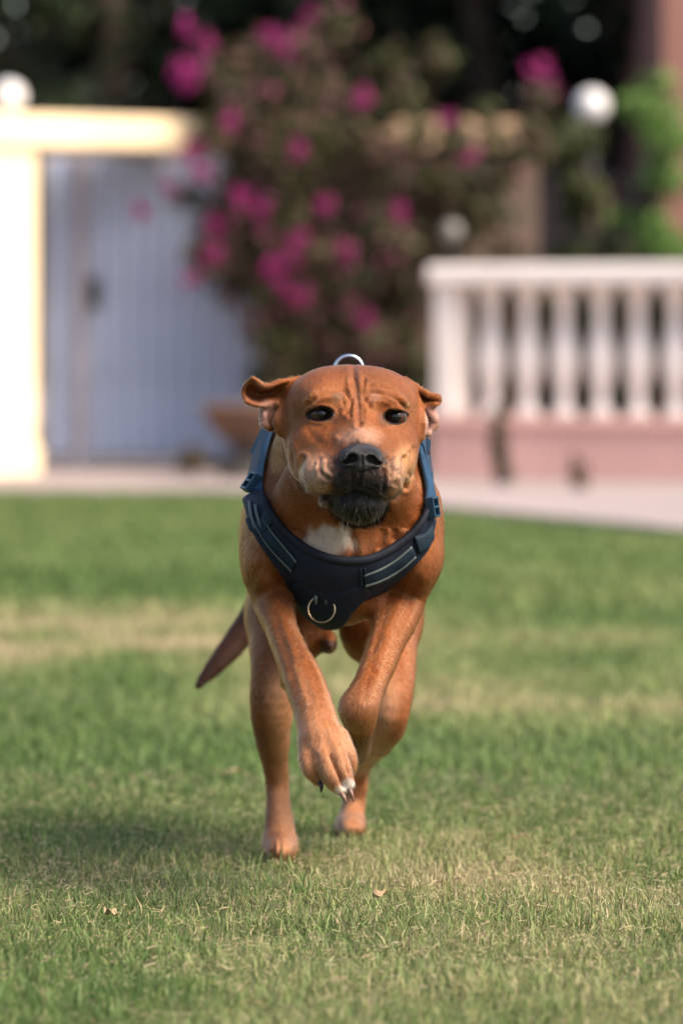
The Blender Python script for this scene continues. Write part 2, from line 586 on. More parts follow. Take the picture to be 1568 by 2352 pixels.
def build_background():
    # ---- boundary wall on the left with its pillar, coping and the metal gate
    YW = 28.4
    zt = lambda v, Y: CAMZ - (v - V0) * Y / F
    X = lambda u, Y: (u - U0) * Y / F
    wall = empty('boundary_wall', (X(600, YW), YW + .3, 0))
    tag(wall, 'sunlit cream plaster boundary wall with a heavy coping behind the bush', 'wall')
    wu = np.array([math.cos(math.radians(38)), math.sin(math.radians(38)), 0])     # the sunlit stretch runs obliquely
    wo = np.array([X(66, 28.0), 28.0, 0])
    c_ = math.cos(math.radians(38))
    MB().box((-6.0, .02, -.02), (-.64, .25, zt(345, 28)), wu, wo).build('wall_body', M['cream'], wall)
    MB().box((.012, -.06, zt(342, 28.3)), (.80 / c_, .30, zt(266, 28.2)), wu, wo, .012).build('coping', M['cream'], wall)
    MB().box((-6.0, -.08, zt(342, 28.0)), (-.66, .33, zt(268, 28.0)), wu, wo, .012).build('coping', M['cream'], wall)
    xr = wo[0] + .80
    MB().box((xr - .1, 29.02, -.02), (X(1230, 29.4), 29.25, zt(345, 29.0))).build('wall_body', M['darkened_wall'], wall)
    MB().box((xr - .1, 28.90, zt(345, 29.0) + .002), (X(1232, 29.4), 29.35, zt(276, 29.0)), bev=.012).build('coping', M['dim_cream'], wall)

    pil = empty('gate_pillar', tuple(wo))
    tag(pil, 'bright sunlit cream gate pillar beside the grey metal gate', 'pillar')
    MB().box((-.62, -.10, -.02), (-.012, .42, zt(343, 28)), wu, wo, .015).build('shaft', M['cream'], pil)
    MB().box((-.65, -.14, zt(343, 28) + .002), (.010, .46, zt(266, 28)), wu, wo, .02).build('cap', M['cream'], pil)
    MB().box((-.64, -.12, -.02), (-.004, .44, .14), wu, wo, .01).build('foot', M['cream'], pil)

    gate = empty('metal_gate', (X(330, 28.85), 28.85, 0))
    tag(gate, 'blue grey ribbed sheet metal gate in shade between pillar and bush', 'gate')
    z0, z1 = .05, zt(352, 28.85)
    xa, xb = X(97, 28.85), X(600, 28.85)
    pitch = .0915
    n = int((xb - xa) / pitch)
    slat = None
    for i in range(n):
        x0 = xa + .03 + i * pitch
        if slat is None:
            mb = MB()
            prof = [(0, 0), (.010, -.036), (.045, -.036), (.055, 0), (.0915, 0)]
            for z in (z0 + .03, z1 - .03):
                for a, b in prof: mb.v.append(np.array([a, b, z]))
                for a, b in reversed(prof): mb.v.append(np.array([a, b + .006, z]))
            m = len(prof) * 2
            for k in range(m):
                j = (k + 1) % m
                mb.f.append((k, j, m + j, m + k))
            mb.f.append(tuple(range(m - 1, -1, -1))); mb.f.append(tuple(range(m, 2 * m)))
            slat = mb.build('slat', M['gate'], gate)
            sl = slat
        else:
            sl = slat.copy(); COL.objects.link(sl)
        sl.location = (x0 - gate.location.x, 28.84 - gate.location.y, 0)
    mb = MB()
    for za, zb in ((z0, z0 + .06), (.62, .67), (z1 - .06, z1)):
        mb.box((xa, 28.85, za), (xb, 28.89, zb))
    mb.box((xa, 28.80, z0 - .02), (xa + .03, 28.89, z1)); mb.box((xb - .03, 28.80, z0 - .02), (xb, 28.89, z1))
    mb.build('frame', M['gate_frame'], gate)
    xh = X(205, 28.8)
    MB().box((xh, 28.765, .82), (xh + .05, 28.81, .98), bev=.006).build('latch', M['dark_metal'], gate)
    # a reddish inner post beside the gate edge
    MB().box((X(168, 28.8), 28.79, .02), (X(206, 28.8), 28.817, z1 - .01)).build('stile', mat_basic('rusty_paint', (.36, .35, .42), .7, .3, 5), gate)

    # ---- balustrade on its pink plinth, running obliquely towards the camera on the right
    A = np.array([X(1034, 27.0), 27.0]); ang = math.radians(-27)
    ux = np.array([math.cos(ang), math.sin(ang), 0])
    o = np.array([A[0], A[1], 0])
    zb, ztop = zt(957, 27.0), zt(609, 27.0)
    bal = empty('balustrade', tuple(o))
    tag(bal, 'white turned balustrade on a pink plastered plinth beside the pavement', 'balustrade')
    L = 3.2
    MB().box((-.05, -.10, -.02), (L, .16, zb - .05), ux, o).build('plinth', M['pink'], bal)
    MB().box((-.065, -.13, zb - .05 + .002), (L, .19, zb), ux, o, .012).build('base_rail', M['pink'], bal)
    MB().box((-.07, -.14, ztop - .10), (L, .20, ztop), ux, o, .02).build('top_rail', M['white_paint'], bal)
    MB().box((-.05, -.09, zb + .002), (.065, .10, ztop - .102), ux, o, .01).build('end_post', M['white_paint'], bal)
    h = ztop - .10 - zb
    prof = [(.066, 0), (.066, .045), (.046, .06), (.036, .11), (.035, .17), (.047, .25), (.064, .33), (.072, .40), (.070, .47), (.056, .57),
            (.041, .66), (.034, .74), (.035, .83), (.046, .90), (.060, .94), (.066, 1.0)]
    # lower bulb scaled to the photographed proportions
    prof = [(r * .93, z * h) for r, z in prof]
    bz = None
    lat = .171
    k = 0
    s = .20
    while s < L - .1:
        if bz is None:
            bz = MB().lathe(prof, (0, 0, 0), 20).build('baluster', M['white_paint'], bal, True); b = bz
        else:
            b = bz.copy(); COL.objects.link(b)
        b.location = tuple(ux * s + np.array([-ux[1], ux[0], 0]) * .03 + np.array([0, 0, zb + .001]))
        s += .19
    # terrace floor behind the balustrade
    # ---- globe lamps
    globe_lamp((X(20, 28.3), 28.35, zt(268, 28.0)), zt(222, 28.3), px(38, 28.3), 'white globe lamp on the sunlit gate pillar')
    pp = o + ux * -.01
    globe_lamp((pp[0] + X(1020, 27) - X(1012, 27), pp[1] + .02, ztop), zt(530, 27), px(22, 27), 'small white globe lamp greyed for shade on the end post of the balustrade', 'shaded_globe')
    YP = 30.2
    lp = empty('lamp_post', (X(1358, YP), YP, 0))
    tag(lp, 'slim dark lamp post standing behind the balustrade', 'post')
    MB().lathe([(.05, 0), (.05, .12), (.028, .16), (.024, zt(300, YP))], (X(1358, YP), YP, 0), 14).build('pole', M['dark_metal'], lp, True)
    globe_lamp((X(1358, YP), YP, zt(300, YP)), zt(243, YP), px(38, YP), 'large white globe lamp on the slim dark post')

    # ---- pink house at the right edge
    YH = 31.0
    hx = X(1522, YH)
    house = empty('pink_house', (hx + 3, YH + 3, 0))
    tag(house, 'dusky pink plastered house rising behind the balustrade', 'house')
    zb2 = zt(556, YH)
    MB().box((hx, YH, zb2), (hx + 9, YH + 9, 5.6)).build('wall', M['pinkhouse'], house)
    MB().box((hx + .06, YH + .25, -.02), (hx + 8.9, YH + 8.9, zb2 - .003)).build('basement', M['dark_stone'], house)
    MB().box((hx - .35, YH - .35, 5.602), (hx + 9.3, YH + 9.3, 5.8), bev=.03).build('roof', M['tile'], house)
    for i in range(3):
        wx = hx + 1.3 + i * 2.4
        wdo = MB().box((wx, YH - .03, 2.2), (wx + 1.1, YH + .02, 3.6)).build('window', M['white_paint'], house)
        MB().box((wx + .08, YH - .036, 2.28), (wx + 1.02, YH - .031, 3.52)).build('pane', M['glass'], wdo)

    # ---- garden shed-like low wall, its brown darkened for the shade behind the balustrade
    YB = 32.0
    gw = empty('garden_wall', (X(1240, YB), YB, 0))
    tag(gw, 'low garden wall coloured dark brown for the shade behind the balustrade', 'wall')
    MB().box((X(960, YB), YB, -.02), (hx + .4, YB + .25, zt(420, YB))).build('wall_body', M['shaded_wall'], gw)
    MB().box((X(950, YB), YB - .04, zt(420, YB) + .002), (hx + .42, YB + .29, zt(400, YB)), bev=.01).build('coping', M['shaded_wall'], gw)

    # ---- bougainvillea
    YBu = 28.25
    root = empty('bougainvillea', tuple(W(760, 1095, YBu) * np.array([1, 1, 0])))
    tag(root, 'sprawling bougainvillea with magenta flowers against the gate and wall', 'bush')
    bx = X(790, YBu)
    mb = MB()
    stems = [(560, 200), (480, 120), (650, 60), (760, 20), (700, 250), (860, 330), (940, 420), (600, 420), (820, 130), (520, 480), (1100, 300), (690, 560), (1000, 250)]
    for (su, sv) in stems:
        p0 = np.array([bx + random.uniform(-.08, .08), YBu + random.uniform(-.05, .15), 0])
        p1 = W(760 + (su - 760) * .3, 800, YBu + random.uniform(-.1, .2))
        p2 = W(su, sv, YBu + random.uniform(-.25, .3))
        path = limb_path(p0, p1, 5, .1) + limb_path(p1, p2, 7, .12)[1:]
        mb.tube(path, [.026 * (1 - .8 * i / (len(path) - 1)) for i in range(len(path))], 7)
    mb.build('stem', M['bark'], root, True)
    cl = [(520, 160, 75), (600, 130, 70), (690, 110, 60), (570, 260, 90), (650, 220, 80), (740, 200, 80), (480, 320, 60), (560, 380, 90),
          (660, 340, 100), (760, 330, 90), (840, 400, 80), (900, 350, 60), (520, 500, 95), (620, 500, 110), (730, 470, 100), (820, 520, 80), (470, 590, 60),
          (560, 620, 95), (680, 620, 110), (790, 620, 90), (900, 560, 80), (880, 700, 60), (630, 720, 90), (740, 740, 100), (830, 790, 70),
          (700, 830, 80), (940, 470, 60), (960, 640, 45), (990, 400, 50), (1080, 390, 55), (1150, 400, 50), (1220, 300, 45), (1240, 220, 45), (770, 60, 70), (430, 450, 40), (930, 780, 60),
          (860, 620, 70), (930, 660, 60), (900, 850, 60), (960, 560, 55), (850, 880, 60), (760, 880, 70), (960, 880, 45), (640, 800, 70), (600, 880, 50), (980, 470, 50), (870, 260, 60), (800, 250, 60), (940, 240, 50), (700, 300, 70), (1020, 350, 45), (1040, 300, 40), (890, 150, 60), (1000, 130, 55), (860, 330, 50), (1060, 330, 40), (1110, 250, 35), (1180, 350, 45), (1250, 340, 45), (960, 310, 45), (1130, 310, 38), (1010, 420, 50), (1060, 470, 50)]
    cs = [W(a, b, YBu + random.uniform(-.22, .28)) for a, b, r in cl]
    rs = [px(r, YBu) for a, b, r in cl]
    olive = [(.070, .080, .025), (.045, .065, .018), (.08, .085, .03), (.10, .065, .045), (.11, .068, .058), (.05, .062, .02), (.035, .05, .016), (.03, .04, .015)]
    leaf_cloud('foliage', cs, rs, 11000, .062, olive, M['leaf'], root, shell=.1)
    mauve = [(.24, .10, .13), (.20, .09, .11), (.25, .13, .12), (.28, .06, .15)]
    leaf_cloud('faded_bracts', cs[:40], rs[:40], 1700, .05, mauve, M['petal'], root, shell=.6)
    fl = [(430, 75, 40), (452, 145, 55), (418, 195, 45), (470, 100, 35), (612, 75, 45), (640, 105, 40), (710, 30, 32), (525, 275, 36), (445, 335, 45), (388, 430, 34),
          (492, 520, 38), (485, 580, 42), (560, 450, 45), (600, 475, 40), (683, 350, 34), (743, 470, 34), (915, 490, 38), (792, 582, 36), (690, 550, 40), (650, 600, 45),
          (640, 650, 30), (688, 686, 36), (806, 660, 38), (846, 725, 36), (440, 640, 30), (325, 490, 24), (1235, 168, 42), (1080, 365, 30), (830, 235, 34), (1030, 275, 24), (455, 400, 30), (625, 620, 34)]
    mag = [(.34, .028, .18), (.30, .025, .15), (.38, .05, .19), (.26, .025, .17)]
    for (a, b, r) in fl:
        c = W(a, b, YBu - random.uniform(.2, .42))
        rr = px(r, YBu)
        k = random.randint(3, 5)
        sub = [c + np.array([random.gauss(0, .27), random.gauss(0, .25), random.gauss(0, .27)]) * rr for _ in range(k)]
        leaf_cloud('flower_cluster', [c] + sub, [(rr * random.uniform(.42, .55), rr * .5, rr * random.uniform(.42, .5)) for _ in range(k + 1)], 34, .045, mag, M['petal'], root, shell=.2)

    # ---- terracotta bowl and weeds at the foot of the bush
    YP = 27.0
    bo = empty('planter_bowl', (X(560, YP), YP, 0))
    tag(bo, 'wide brown terracotta bowl planter on a dark stand by the gate', 'planter')
    zc = zt(1010, YP)
    MB().lathe([(.10, zc - .02), (.13, zc), (.19, zc + .06), (.22, zc + .13), (.235, zc + .14), (.235, zc + .17), (.21, zc + .17), (.20, zc + .13)], (X(575, YP), YP, 0), 28).build('bowl', M['terracotta'], bo, True)
    MB().lathe([(.19, zc + .11), (.01, zc + .135)], (X(575, YP), YP, 0), 24).build('soil', M['soil'], bo, True)
    MB().lathe([(.16, 0), (.15, .03), (.09, .06), (.08, zc - .04), (.12, zc - .018)], (X(575, YP), YP, 0), 20).build('stand', M['dark_stone'], bo, True)

    def weed(u, v0, v1, Y, n, label, cols, w):
        r = empty('weed', (X(u, Y), Y, 0)); tag(r, label, 'weed')
        m = MB()
        for i in range(9):
            m.tube(limb_path((X(u, Y) + random.uniform(-.02, .02), Y, 0), (X(u, Y) + random.uniform(-w, w), Y + random.uniform(-.05, .05), zt(v0, Y) * random.uniform(.6, 1)), 5, .1), [.005, .004, .004, .003, .002], 5)
        m.build('stem', M['bark'], r, True)
        zz = np.linspace(.05, zt(v0, Y), 5)
        leaf_cloud('foliage', [(X(u, Y) + random.uniform(-.3, .3) * w, Y, z) for z in zz], [(w * .8, .06, .07)] * 5, n, .05, cols, M['leaf'], r, shell=.1)
    weed(1150, 965, 1060, 25.9, 260, 'scrubby olive weed growing up the pink plinth', [(.07, .06, .035), (.05, .05, .03), (.09, .07, .045)], .05)
    weed(1330, 1075, 1110, 25.2, 60, 'small brown weed at the foot of the pink plinth', [(.16, .10, .08), (.12, .08, .06)], .05)
    weed(440, 1040, 1090, 27.6, 90, 'low dry weed at the foot of the grey gate', [(.16, .12, .09), (.1, .09, .05)], .09)

    # ---- trees and hedges behind
    hd = empty('clipped_hedge', (X(1300, 28.6), 28.6, 0))
    tag(hd, 'dark clipped hedge in shade close behind the white balustrade', 'hedge')
    hs = [(x + random.uniform(-.05, .05), 28.35 + random.uniform(-.05, .25) - (x - .5) * .28, z) for x in np.linspace(.62, 3.4, 22) for z in (.18, .5, .82)]
    m_ = MB()
    for x, y, z in hs[::3]:
        m_.tube(limb_path((x, y, 0), (x, y, .9), 5, .1), [.012, .011, .009, .007, .004], 6)
    m_.build('stem', M['bark'], hd, True)
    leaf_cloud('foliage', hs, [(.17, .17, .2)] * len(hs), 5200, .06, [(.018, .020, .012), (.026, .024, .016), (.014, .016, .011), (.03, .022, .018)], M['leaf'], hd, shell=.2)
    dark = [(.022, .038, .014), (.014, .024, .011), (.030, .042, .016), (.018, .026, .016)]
    T = [(-1.35, 35, 5.5, 1.6), (-.6, 36.5, 6.2, 2.2), (1.0, 35.5, 6.0, 2.1), (2.6, 37.5, 6.5, 2.3), (-3.6, 37.5, 2.9, 1.7), (.3, 40, 7.2, 2.8), (-.6, 41, 5.2, 2.2), (3.6, 41, 7.2, 2.8)]
    lab = ['dark evergreen tree behind the sunlit left wall', 'dark evergreen tree behind the top of the bougainvillea', 'dark evergreen tree behind the slim lamp post', 'dark evergreen tree beside the pink house',
           'lower dark tree at the far end of the sunlit wall under open sky', 'tall dark tree rising behind the evergreens at the bush', 'dense dark tree filling the gap behind the sunlit wall', 'tall dark tree behind the pink house']
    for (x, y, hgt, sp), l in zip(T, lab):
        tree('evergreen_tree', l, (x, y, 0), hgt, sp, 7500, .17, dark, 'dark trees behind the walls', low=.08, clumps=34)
    g = [(.11, .23, .05), (.16, .26, .08), (.09, .18, .04)]
    tree('garden_shrub', 'bright green shrub between the lamp post and the pink house', (X(1478, 30.4), 30.45, 0), zt(140, 30.4), .36, 1300, .07, g, None, 'shrub', 12, .45, .03)
    g2 = [(.05, .07, .02), (.07, .08, .025), (.04, .05, .02)]
    tree('garden_shrub', 'dull olive shrub behind the balustrade below the globe lamp', (X(1335, 29.4), 29.4, 0), zt(290, 29.4), .36, 1300, .07, g2, None, 'shrub', 12, .2, .03)
    tree('garden_shrub', 'brownish olive shrub against the shade-darkened wall right of the bougainvillea', (X(1090, 28.3), 28.3, 0), zt(330, 28.3), .46, 1700, .07, [(.06, .05, .025), (.045, .05, .02), (.08, .055, .035), (.03, .032, .016)], None, 'shrub', 22, .2, .03)
    tree('garden_shrub', 'dark shrub behind the balustrade beside the pink house', (X(1450, 29.2), 29.2, 0), zt(450, 29.2), .30, 800, .07, dark, None, 'shrub', 12, .15, .03)


def build_litter():
    """A few curled dry leaves lying on the lawn."""
    spots = [(530, 1795, .030, .4, 'curled tan fallen leaf on the green lawn beside the planted hind leg'),
             (872, 2078, .022, 1.2, 'thin pinkish dry leaf sliver lying on the lawn in front of the dog'),
             (1192, 1945, .016, .2, 'small pale dry leaf standing in the lawn beyond the dog'),
             (255, 2120, .015, 2.2, 'tiny brown dry leaf in the straw patch of the lawn')]
    m = mat_basic('dry_leaf', (.40, .28, .16), .8, .35, 90, .3, 200)
    for u, v, L, rot, lab in spots:
        Y = gy(v); c = W(u, v, Y)
        n = 9
        mb = MB()
        for i in range(n):
            t = i / (n - 1) * 2 - 1
            w = .34 * L * (1 - abs(t) ** 1.8) + .0005
            for sgn in (-1, 0, 1):
                x = t * L; y = sgn * w
                z = .012 + .35 * abs(y) + .16 * L * t * t + .004 * math.sin(5 * t + rot)
                mb.v.append(np.array([c[0] + x * math.cos(rot) - y * math.sin(rot), c[1] + x * math.sin(rot) + y * math.cos(rot), z]))
        for i in range(n - 1):
            for k in range(2):
                a = i * 3 + k
                mb.f.append((a, a + 1, a + 4, a + 3))
        o = mb.build('fallen_leaf', m, None, True)
        md = o.modifiers.new('thickness', 'SOLIDIFY'); md.thickness = .0006
        tag(o, lab, 'leaf')


build_ground()
build_litter()
build_background()
build_grass()


# ------------------------------------------------------------------ the dog: one distance field, meshed once
def smin(a, b, k):
    h = np.clip(.5 + .5 * (b - a) / k, 0, 1)
    return b * (1 - h) + a * h - k * h * (1 - h)


def smax(a, b, k):
    return -smin(-a, -b, k)


class Ell:
    def __init__(s, u, v, Y, rx, rz, ry, k=.014, roll=0.0):
        s.c = W(u, v, Y); s.r = np.array([px(rx, Y), ry, px(rz, Y)]); s.k = k
        s.cr, s.sr = math.cos(math.radians(roll)), math.sin(math.radians(roll))

    def d(s, P):
        q = P - s.c
        if s.sr:
            x = q[:, 0] * s.cr - q[:, 2] * s.sr; z = q[:, 0] * s.sr + q[:, 2] * s.cr
            q = np.stack([x, q[:, 1], z], 1)
        q = q / s.r; e = q / s.r
        k0 = np.sqrt(q[:, 0] ** 2 + q[:, 1] ** 2 + q[:, 2] ** 2); k1 = np.sqrt(e[:, 0] ** 2 + e[:, 1] ** 2 + e[:, 2] ** 2) + 1e-9
        return k0 * (k0 - 1) / k1


def catmull(pts, per=6):
    pts = np.asarray(pts, float); n = len(pts)
    if n < 3:
        t = np.linspace(0, 1, per + 1)[:, None]
        return pts[0] * (1 - t) + pts[1] * t
    out = []
    for i in range(n - 1):
        p0 = pts[max(i - 1, 0)]; p1 = pts[i]; p2 = pts[i + 1]; p3 = pts[min(i + 2, n - 1)]
        for t in np.linspace(0, 1, per, endpoint=False):
            out.append(.5 * ((2 * p1) + (-p0 + p2) * t + (2 * p0 - 5 * p1 + 4 * p2 - p3) * t * t + (-p0 + 3 * p1 - 3 * p2 + p3) * t ** 3))
    out.append(pts[-1])
    return np.array(out)


class Chain:
    """Tapered limb along a smooth curve: rows (u, v, Y, radius)."""
    def __init__(s, rows, k=.02, per=5, flat=1.0):
        a = np.array([[*W(u, v, Y), px(r, Y)] for u, v, Y, r in rows])
        a = catmull(a, per)
        s.p = a[:, :3]; s.r = a[:, 3]; s.k = k

    def d(s, P):
        best = None
        segs = range(len(s.p) - 1)
        if len(P) > 200:
            lo, hi = P.min(0), P.max(0)
            R = np.linalg.norm(hi - lo) * .5
            if R < .1:      # a compact block of points: only the nearby segments matter
                c = (lo + hi) * .5
                a = s.p[:-1]; ab = s.p[1:] - a
                h = np.clip(((c - a) * ab).sum(1) / ((ab * ab).sum(1) + 1e-12), 0, 1)
                dc = np.linalg.norm(c - a - h[:, None] * ab, axis=1) - (s.r[:-1] + (s.r[1:] - s.r[:-1]) * h)
                segs = np.where(dc <= dc.min() + 2 * R)[0]
        x, y, z = P[:, 0], P[:, 1], P[:, 2]
        for i in segs:
            a = s.p[i]; ab = s.p[i + 1] - a; l2 = ab @ ab + 1e-12
            dx, dy, dz = x - a[0], y - a[1], z - a[2]
            h = np.clip((dx * ab[0] + dy * ab[1] + dz * ab[2]) / l2, 0, 1)
            dx -= h * ab[0]; dy -= h * ab[1]; dz -= h * ab[2]
            dd = np.sqrt(dx * dx + dy * dy + dz * dz) - (s.r[i] + (s.r[i + 1] - s.r[i]) * h)
            best = dd if best is None else np.minimum(best, dd)
        return best


class Sheet:
    """A thin curved flap (an ear): a grid of control points, thickened."""
    def __init__(s, grid, thick, k=.006):
        g = np.array([[W(*p) for p in row] for row in grid])
        g = np.array([catmull(row, 14) for row in g])
        g = np.stack([catmull(g[:, j], 12) for j in range(g.shape[1])], 1)
        s.p = g.reshape(-1, 3).astype(np.float32); s.t = thick; s.k = k
        s.c = s.p.mean(0); s.R = np.sqrt(((s.p - s.c) ** 2).sum(1)).max()

    def d(s, P):
        far = np.sqrt(((P - s.c) ** 2).sum(1)) - s.R
        out = np.maximum(far, .02)
        near = np.where(far < .02)[0]
        p2 = (s.p ** 2).sum(1)
        for c in range(0, len(near), 4096):
            i = near[c:c + 4096]
            q = (P[i] - s.c); pp = s.p - s.c
            d2 = (q ** 2).sum(1)[:, None] + (pp ** 2).sum(1)[None] - 2 * q @ pp.T
            out[i] = np.sqrt(np.maximum(d2.min(1), 0))
        return out - s.t


HEAD = [
    Ell(806, 946, 6.955, 140, 108, .092),
    Ell(735, 920, 6.925, 64, 56, .055, .03), Ell(884, 920, 6.925, 66, 56, .055, .03),
    Ell(703, 1002, 6.945, 52, 78, .060), Ell(914, 1004, 6.945, 51, 78, .060),
    Ell(704, 1066, 6.925, 38, 44, .036), Ell(916, 1066, 6.925, 33, 44, .036),
    Ell(744, 918, 6.876, 42, 24, .018, .012), Ell(892, 922, 6.876, 42, 24, .018, .012),
    Chain([(818, 955, 6.890, 44), (824, 1000, 6.850, 50), (830, 1045, 6.818, 52)], .022),
    Ell(742, 1014, 6.885, 60, 44, .03, .02), Ell(893, 1016, 6.885, 52, 44, .03, .02),
    Ell(728, 1050, 6.884, 58, 56, .036, .022), Ell(908, 1054, 6.882, 42, 58, .036, .022),
    Ell(775, 1040, 6.858, 50, 50, .034, .022), Ell(880, 1042, 6.856, 40, 50, .034, .022),
    Ell(756, 1086, 6.838, 64, 48, .042, .014), Ell(884, 1090, 6.832, 40, 54, .040, .014),
    Ell(723, 1096, 6.858, 35, 37, .036, .010), Ell(899, 1098, 6.846, 26, 48, .036, .010),
    Ell(826, 1076, 6.822, 62, 46, .038, .020), Ell(790, 1100, 6.834, 46, 34, .036, .014), Ell(860, 1104, 6.832, 38, 34, .036, .014),
    Ell(826, 1150, 6.842, 60, 52, .036, .003), Ell(826, 1128, 6.846, 62, 30, .030, .006),
    Ell(746, 1153, 6.856, 14, 12, .012, .010),
    Chain([(824, 1135, 6.87, 60), (812, 1100, 7.0, 96)], .02),
    Chain([(657, 935, 6.940, 13), (641, 966, 6.925, 15), (645, 992, 6.925, 11)], .008),
    Ell(614, 934, 6.965, 20, 18, .012, .006), Ell(607, 958, 6.960, 12, 15, .010, .006),
    Ell(606, 974, 6.958, 9, 11, .008, .005), Ell(620, 984, 6.960, 9, 8, .008, .005), Ell(634, 955, 6.968, 22, 30, .012, .01),
    Chain([(963, 945, 6.940, 12), (972, 975, 6.930, 12), (967, 1003, 6.930, 10)], .008),
    Ell(985, 946, 6.960, 15, 14, .012, .006), Ell(997, 962, 6.958, 11, 15, .010, .006), Ell(994, 980, 6.958, 10, 10, .009, .005),
    Ell(981, 994, 6.955, 11, 10, .009, .006), Ell(975, 965, 6.968, 20, 30, .012, .01),
]
EARS = [
    Sheet([[(690, 868, 6.960), (674, 890, 6.945), (664, 915, 6.945), (657, 940, 6.945)],
           [(645, 877, 6.945), (636, 888, 6.966), (630, 908, 6.972), (630, 926, 6.955)],
           [(611, 887, 6.940), (604, 897, 6.968), (600, 913, 6.974), (603, 931, 6.950)],
           [(587, 872, 6.940), (575, 886, 6.962), (572, 908, 6.966), (582, 929, 6.945)],
           [(580, 868, 6.938), (563, 887, 6.950), (559, 906, 6.952), (566, 922, 6.940)]], .0030),
    Sheet([[(930, 872, 6.960), (948, 893, 6.945), (958, 916, 6.945), (964, 936, 6.945)],
           [(962, 893, 6.945), (968, 902, 6.966), (972, 917, 6.966), (974, 932, 6.952)],
           [(984, 907, 6.948), (987, 911, 6.966), (990, 921, 6.964), (989, 931, 6.950)],
           [(1005, 913, 6.948), (1006, 916, 6.956), (1006, 922, 6.956), (998, 929, 6.948)]], .0038),
]
TORSO = [
    Chain([(806, 985, 7.02, 118), (797, 1060, 7.07, 158), (790, 1130, 7.12, 180)], .03),
    Ell(790, 1055, 7.24, 182, 208, .20, .03), Ell(787, 1170, 7.20, 216, 175, .17, .03),
    Chain([(787, 1105, 7.30, 192), (785, 1100, 7.50, 186), (785, 1120, 7.72, 176), (785, 1165, 7.84, 150)], .03),
    Ell(787, 1215, 7.13, 150, 190, .13, .03),
    Ell(785, 1330, 7.09, 92, 105, .06, .03),
    Ell(790, 1230, 7.03, 120, 110, .045, .03),
    Ell(772, 1360, 7.40, 70, 70, .20, .03),
    Ell(758, 1478, 7.52, 13, 20, .03, .018),
    # neck muscles running from behind the jaw to the breast
    Chain([(900, 1120, 6.99, 55), (905, 1180, 7.02, 60), (850, 1260, 7.03, 60)], .02),
    Chain([(700, 1120, 7.00, 60), (680, 1190, 7.03, 62), (745, 1265, 7.03, 60)], .02),
]
LEGS = [
    # front leg, reaching forward
    [Ell(618, 1235, 7.10, 62, 118, .085, .03), Ell(606, 1300, 7.07, 44, 62, .05, .02),
     Chain([(612, 1255, 7.08, 52), (620, 1345, 7.09, 47), (632, 1398, 7.05, 41), (648, 1450, 7.00, 35), (669, 1500, 6.95, 36), (690, 1548, 6.905, 43),
            (710, 1600, 6.87, 45), (724, 1645, 6.845, 46), (738, 1695, 6.825, 48)], .015),
     Ell(663, 1560, 6.945, 20, 26, .012, .012),
     Ell(742, 1705, 6.822, 52, 40, .022, .012),
     Chain([(714, 1700, 6.822, 22), (709, 1740, 6.806, 22), (714, 1766, 6.800, 20), (729, 1792, 6.803, 13)], .005),
     Chain([(734, 1705, 6.812, 23), (745, 1748, 6.793, 24), (761, 1785, 6.787, 21), (780, 1812, 6.792, 16)], .005),
     Chain([(758, 1700, 6.812, 23), (774, 1740, 6.795, 23), (789, 1775, 6.790, 20), (800, 1801, 6.795, 15)], .005),
     Chain([(779, 1692, 6.825, 20), (794, 1724, 6.815, 19), (802, 1748, 6.815, 17), (805, 1767, 6.818, 12)], .005),
     Ell(752, 1768, 6.83, 36, 34, .014, .01)],
    # front leg, folded at the wrist
    [Ell(952, 1225, 7.10, 66, 122, .085, .03), Ell(958, 1290, 7.07, 46, 66, .05, .02),
     Chain([(948, 1280, 7.07, 56), (926, 1365, 7.09, 54), (908, 1425, 7.06, 47), (884, 1485, 7.02, 40), (860, 1545, 6.985, 37), (841, 1590, 6.955, 38), (828, 1625, 6.945, 41), (826, 1655, 6.96, 37), (822, 1690, 6.99, 30), (820, 1718, 7.04, 27), (816, 1722, 7.10, 33), (816, 1705, 7.15, 24)], .015),
     Ell(808, 1628, 6.955, 26, 30, .02, .015)],
    # hind leg, planted
    [Ell(650, 1240, 7.72, 100, 160, .15, .03), Ell(640, 1410, 7.58, 78, 110, .11, .03), Ell(692, 1425, 7.58, 62, 95, .08, .03),
     Chain([(640, 1440, 7.52, 70), (636, 1530, 7.44, 60), (625, 1615, 7.43, 50), (626, 1690, 7.47, 41), (631, 1745, 7.51, 32), (636, 1795, 7.53, 26), (639, 1850, 7.53, 28),
            (642, 1900, 7.525, 34), (643, 1950, 7.51, 34)], .015),
     Ell(643, 1948, 7.49, 33, 30, .05, .02)],
    # hind leg, swung back
    [Ell(905, 1240, 7.74, 98, 160, .15, .03), Ell(897, 1410, 7.62, 76, 110, .11, .03), Ell(838, 1430, 7.62, 60, 90, .08, .03),
     Chain([(892, 1440, 7.58, 66), (902, 1530, 7.46, 52), (899, 1610, 7.40, 46), (890, 1668, 7.42, 40), (866, 1705, 7.55, 33), (842, 1735, 7.72, 26), (826, 1765, 7.86, 22),
            (818, 1815, 7.90, 24), (809, 1865, 7.90, 29), (805, 1900, 7.88, 32)], .015),
     Ell(805, 1900, 7.84, 33, 28, .05, .02)],
    # tail
    [Chain([(740, 1080, 7.92, 40), (650, 1270, 8.02, 36), (588, 1400, 8.04, 31), (540, 1474, 8.03, 27), (490, 1536, 8.0, 20), (456, 1574, 7.98, 9)], .03)],
]


def group_d(prims, P, sel=None):
    r = None
    for i, p in enumerate(prims):
        if sel is not None and not sel[i]:
            continue
        d = p.d(P)
        r = d if r is None else smin(r, d, p.k)
    return r


HOLES = []   # eye openings, filled in once the face depth is known


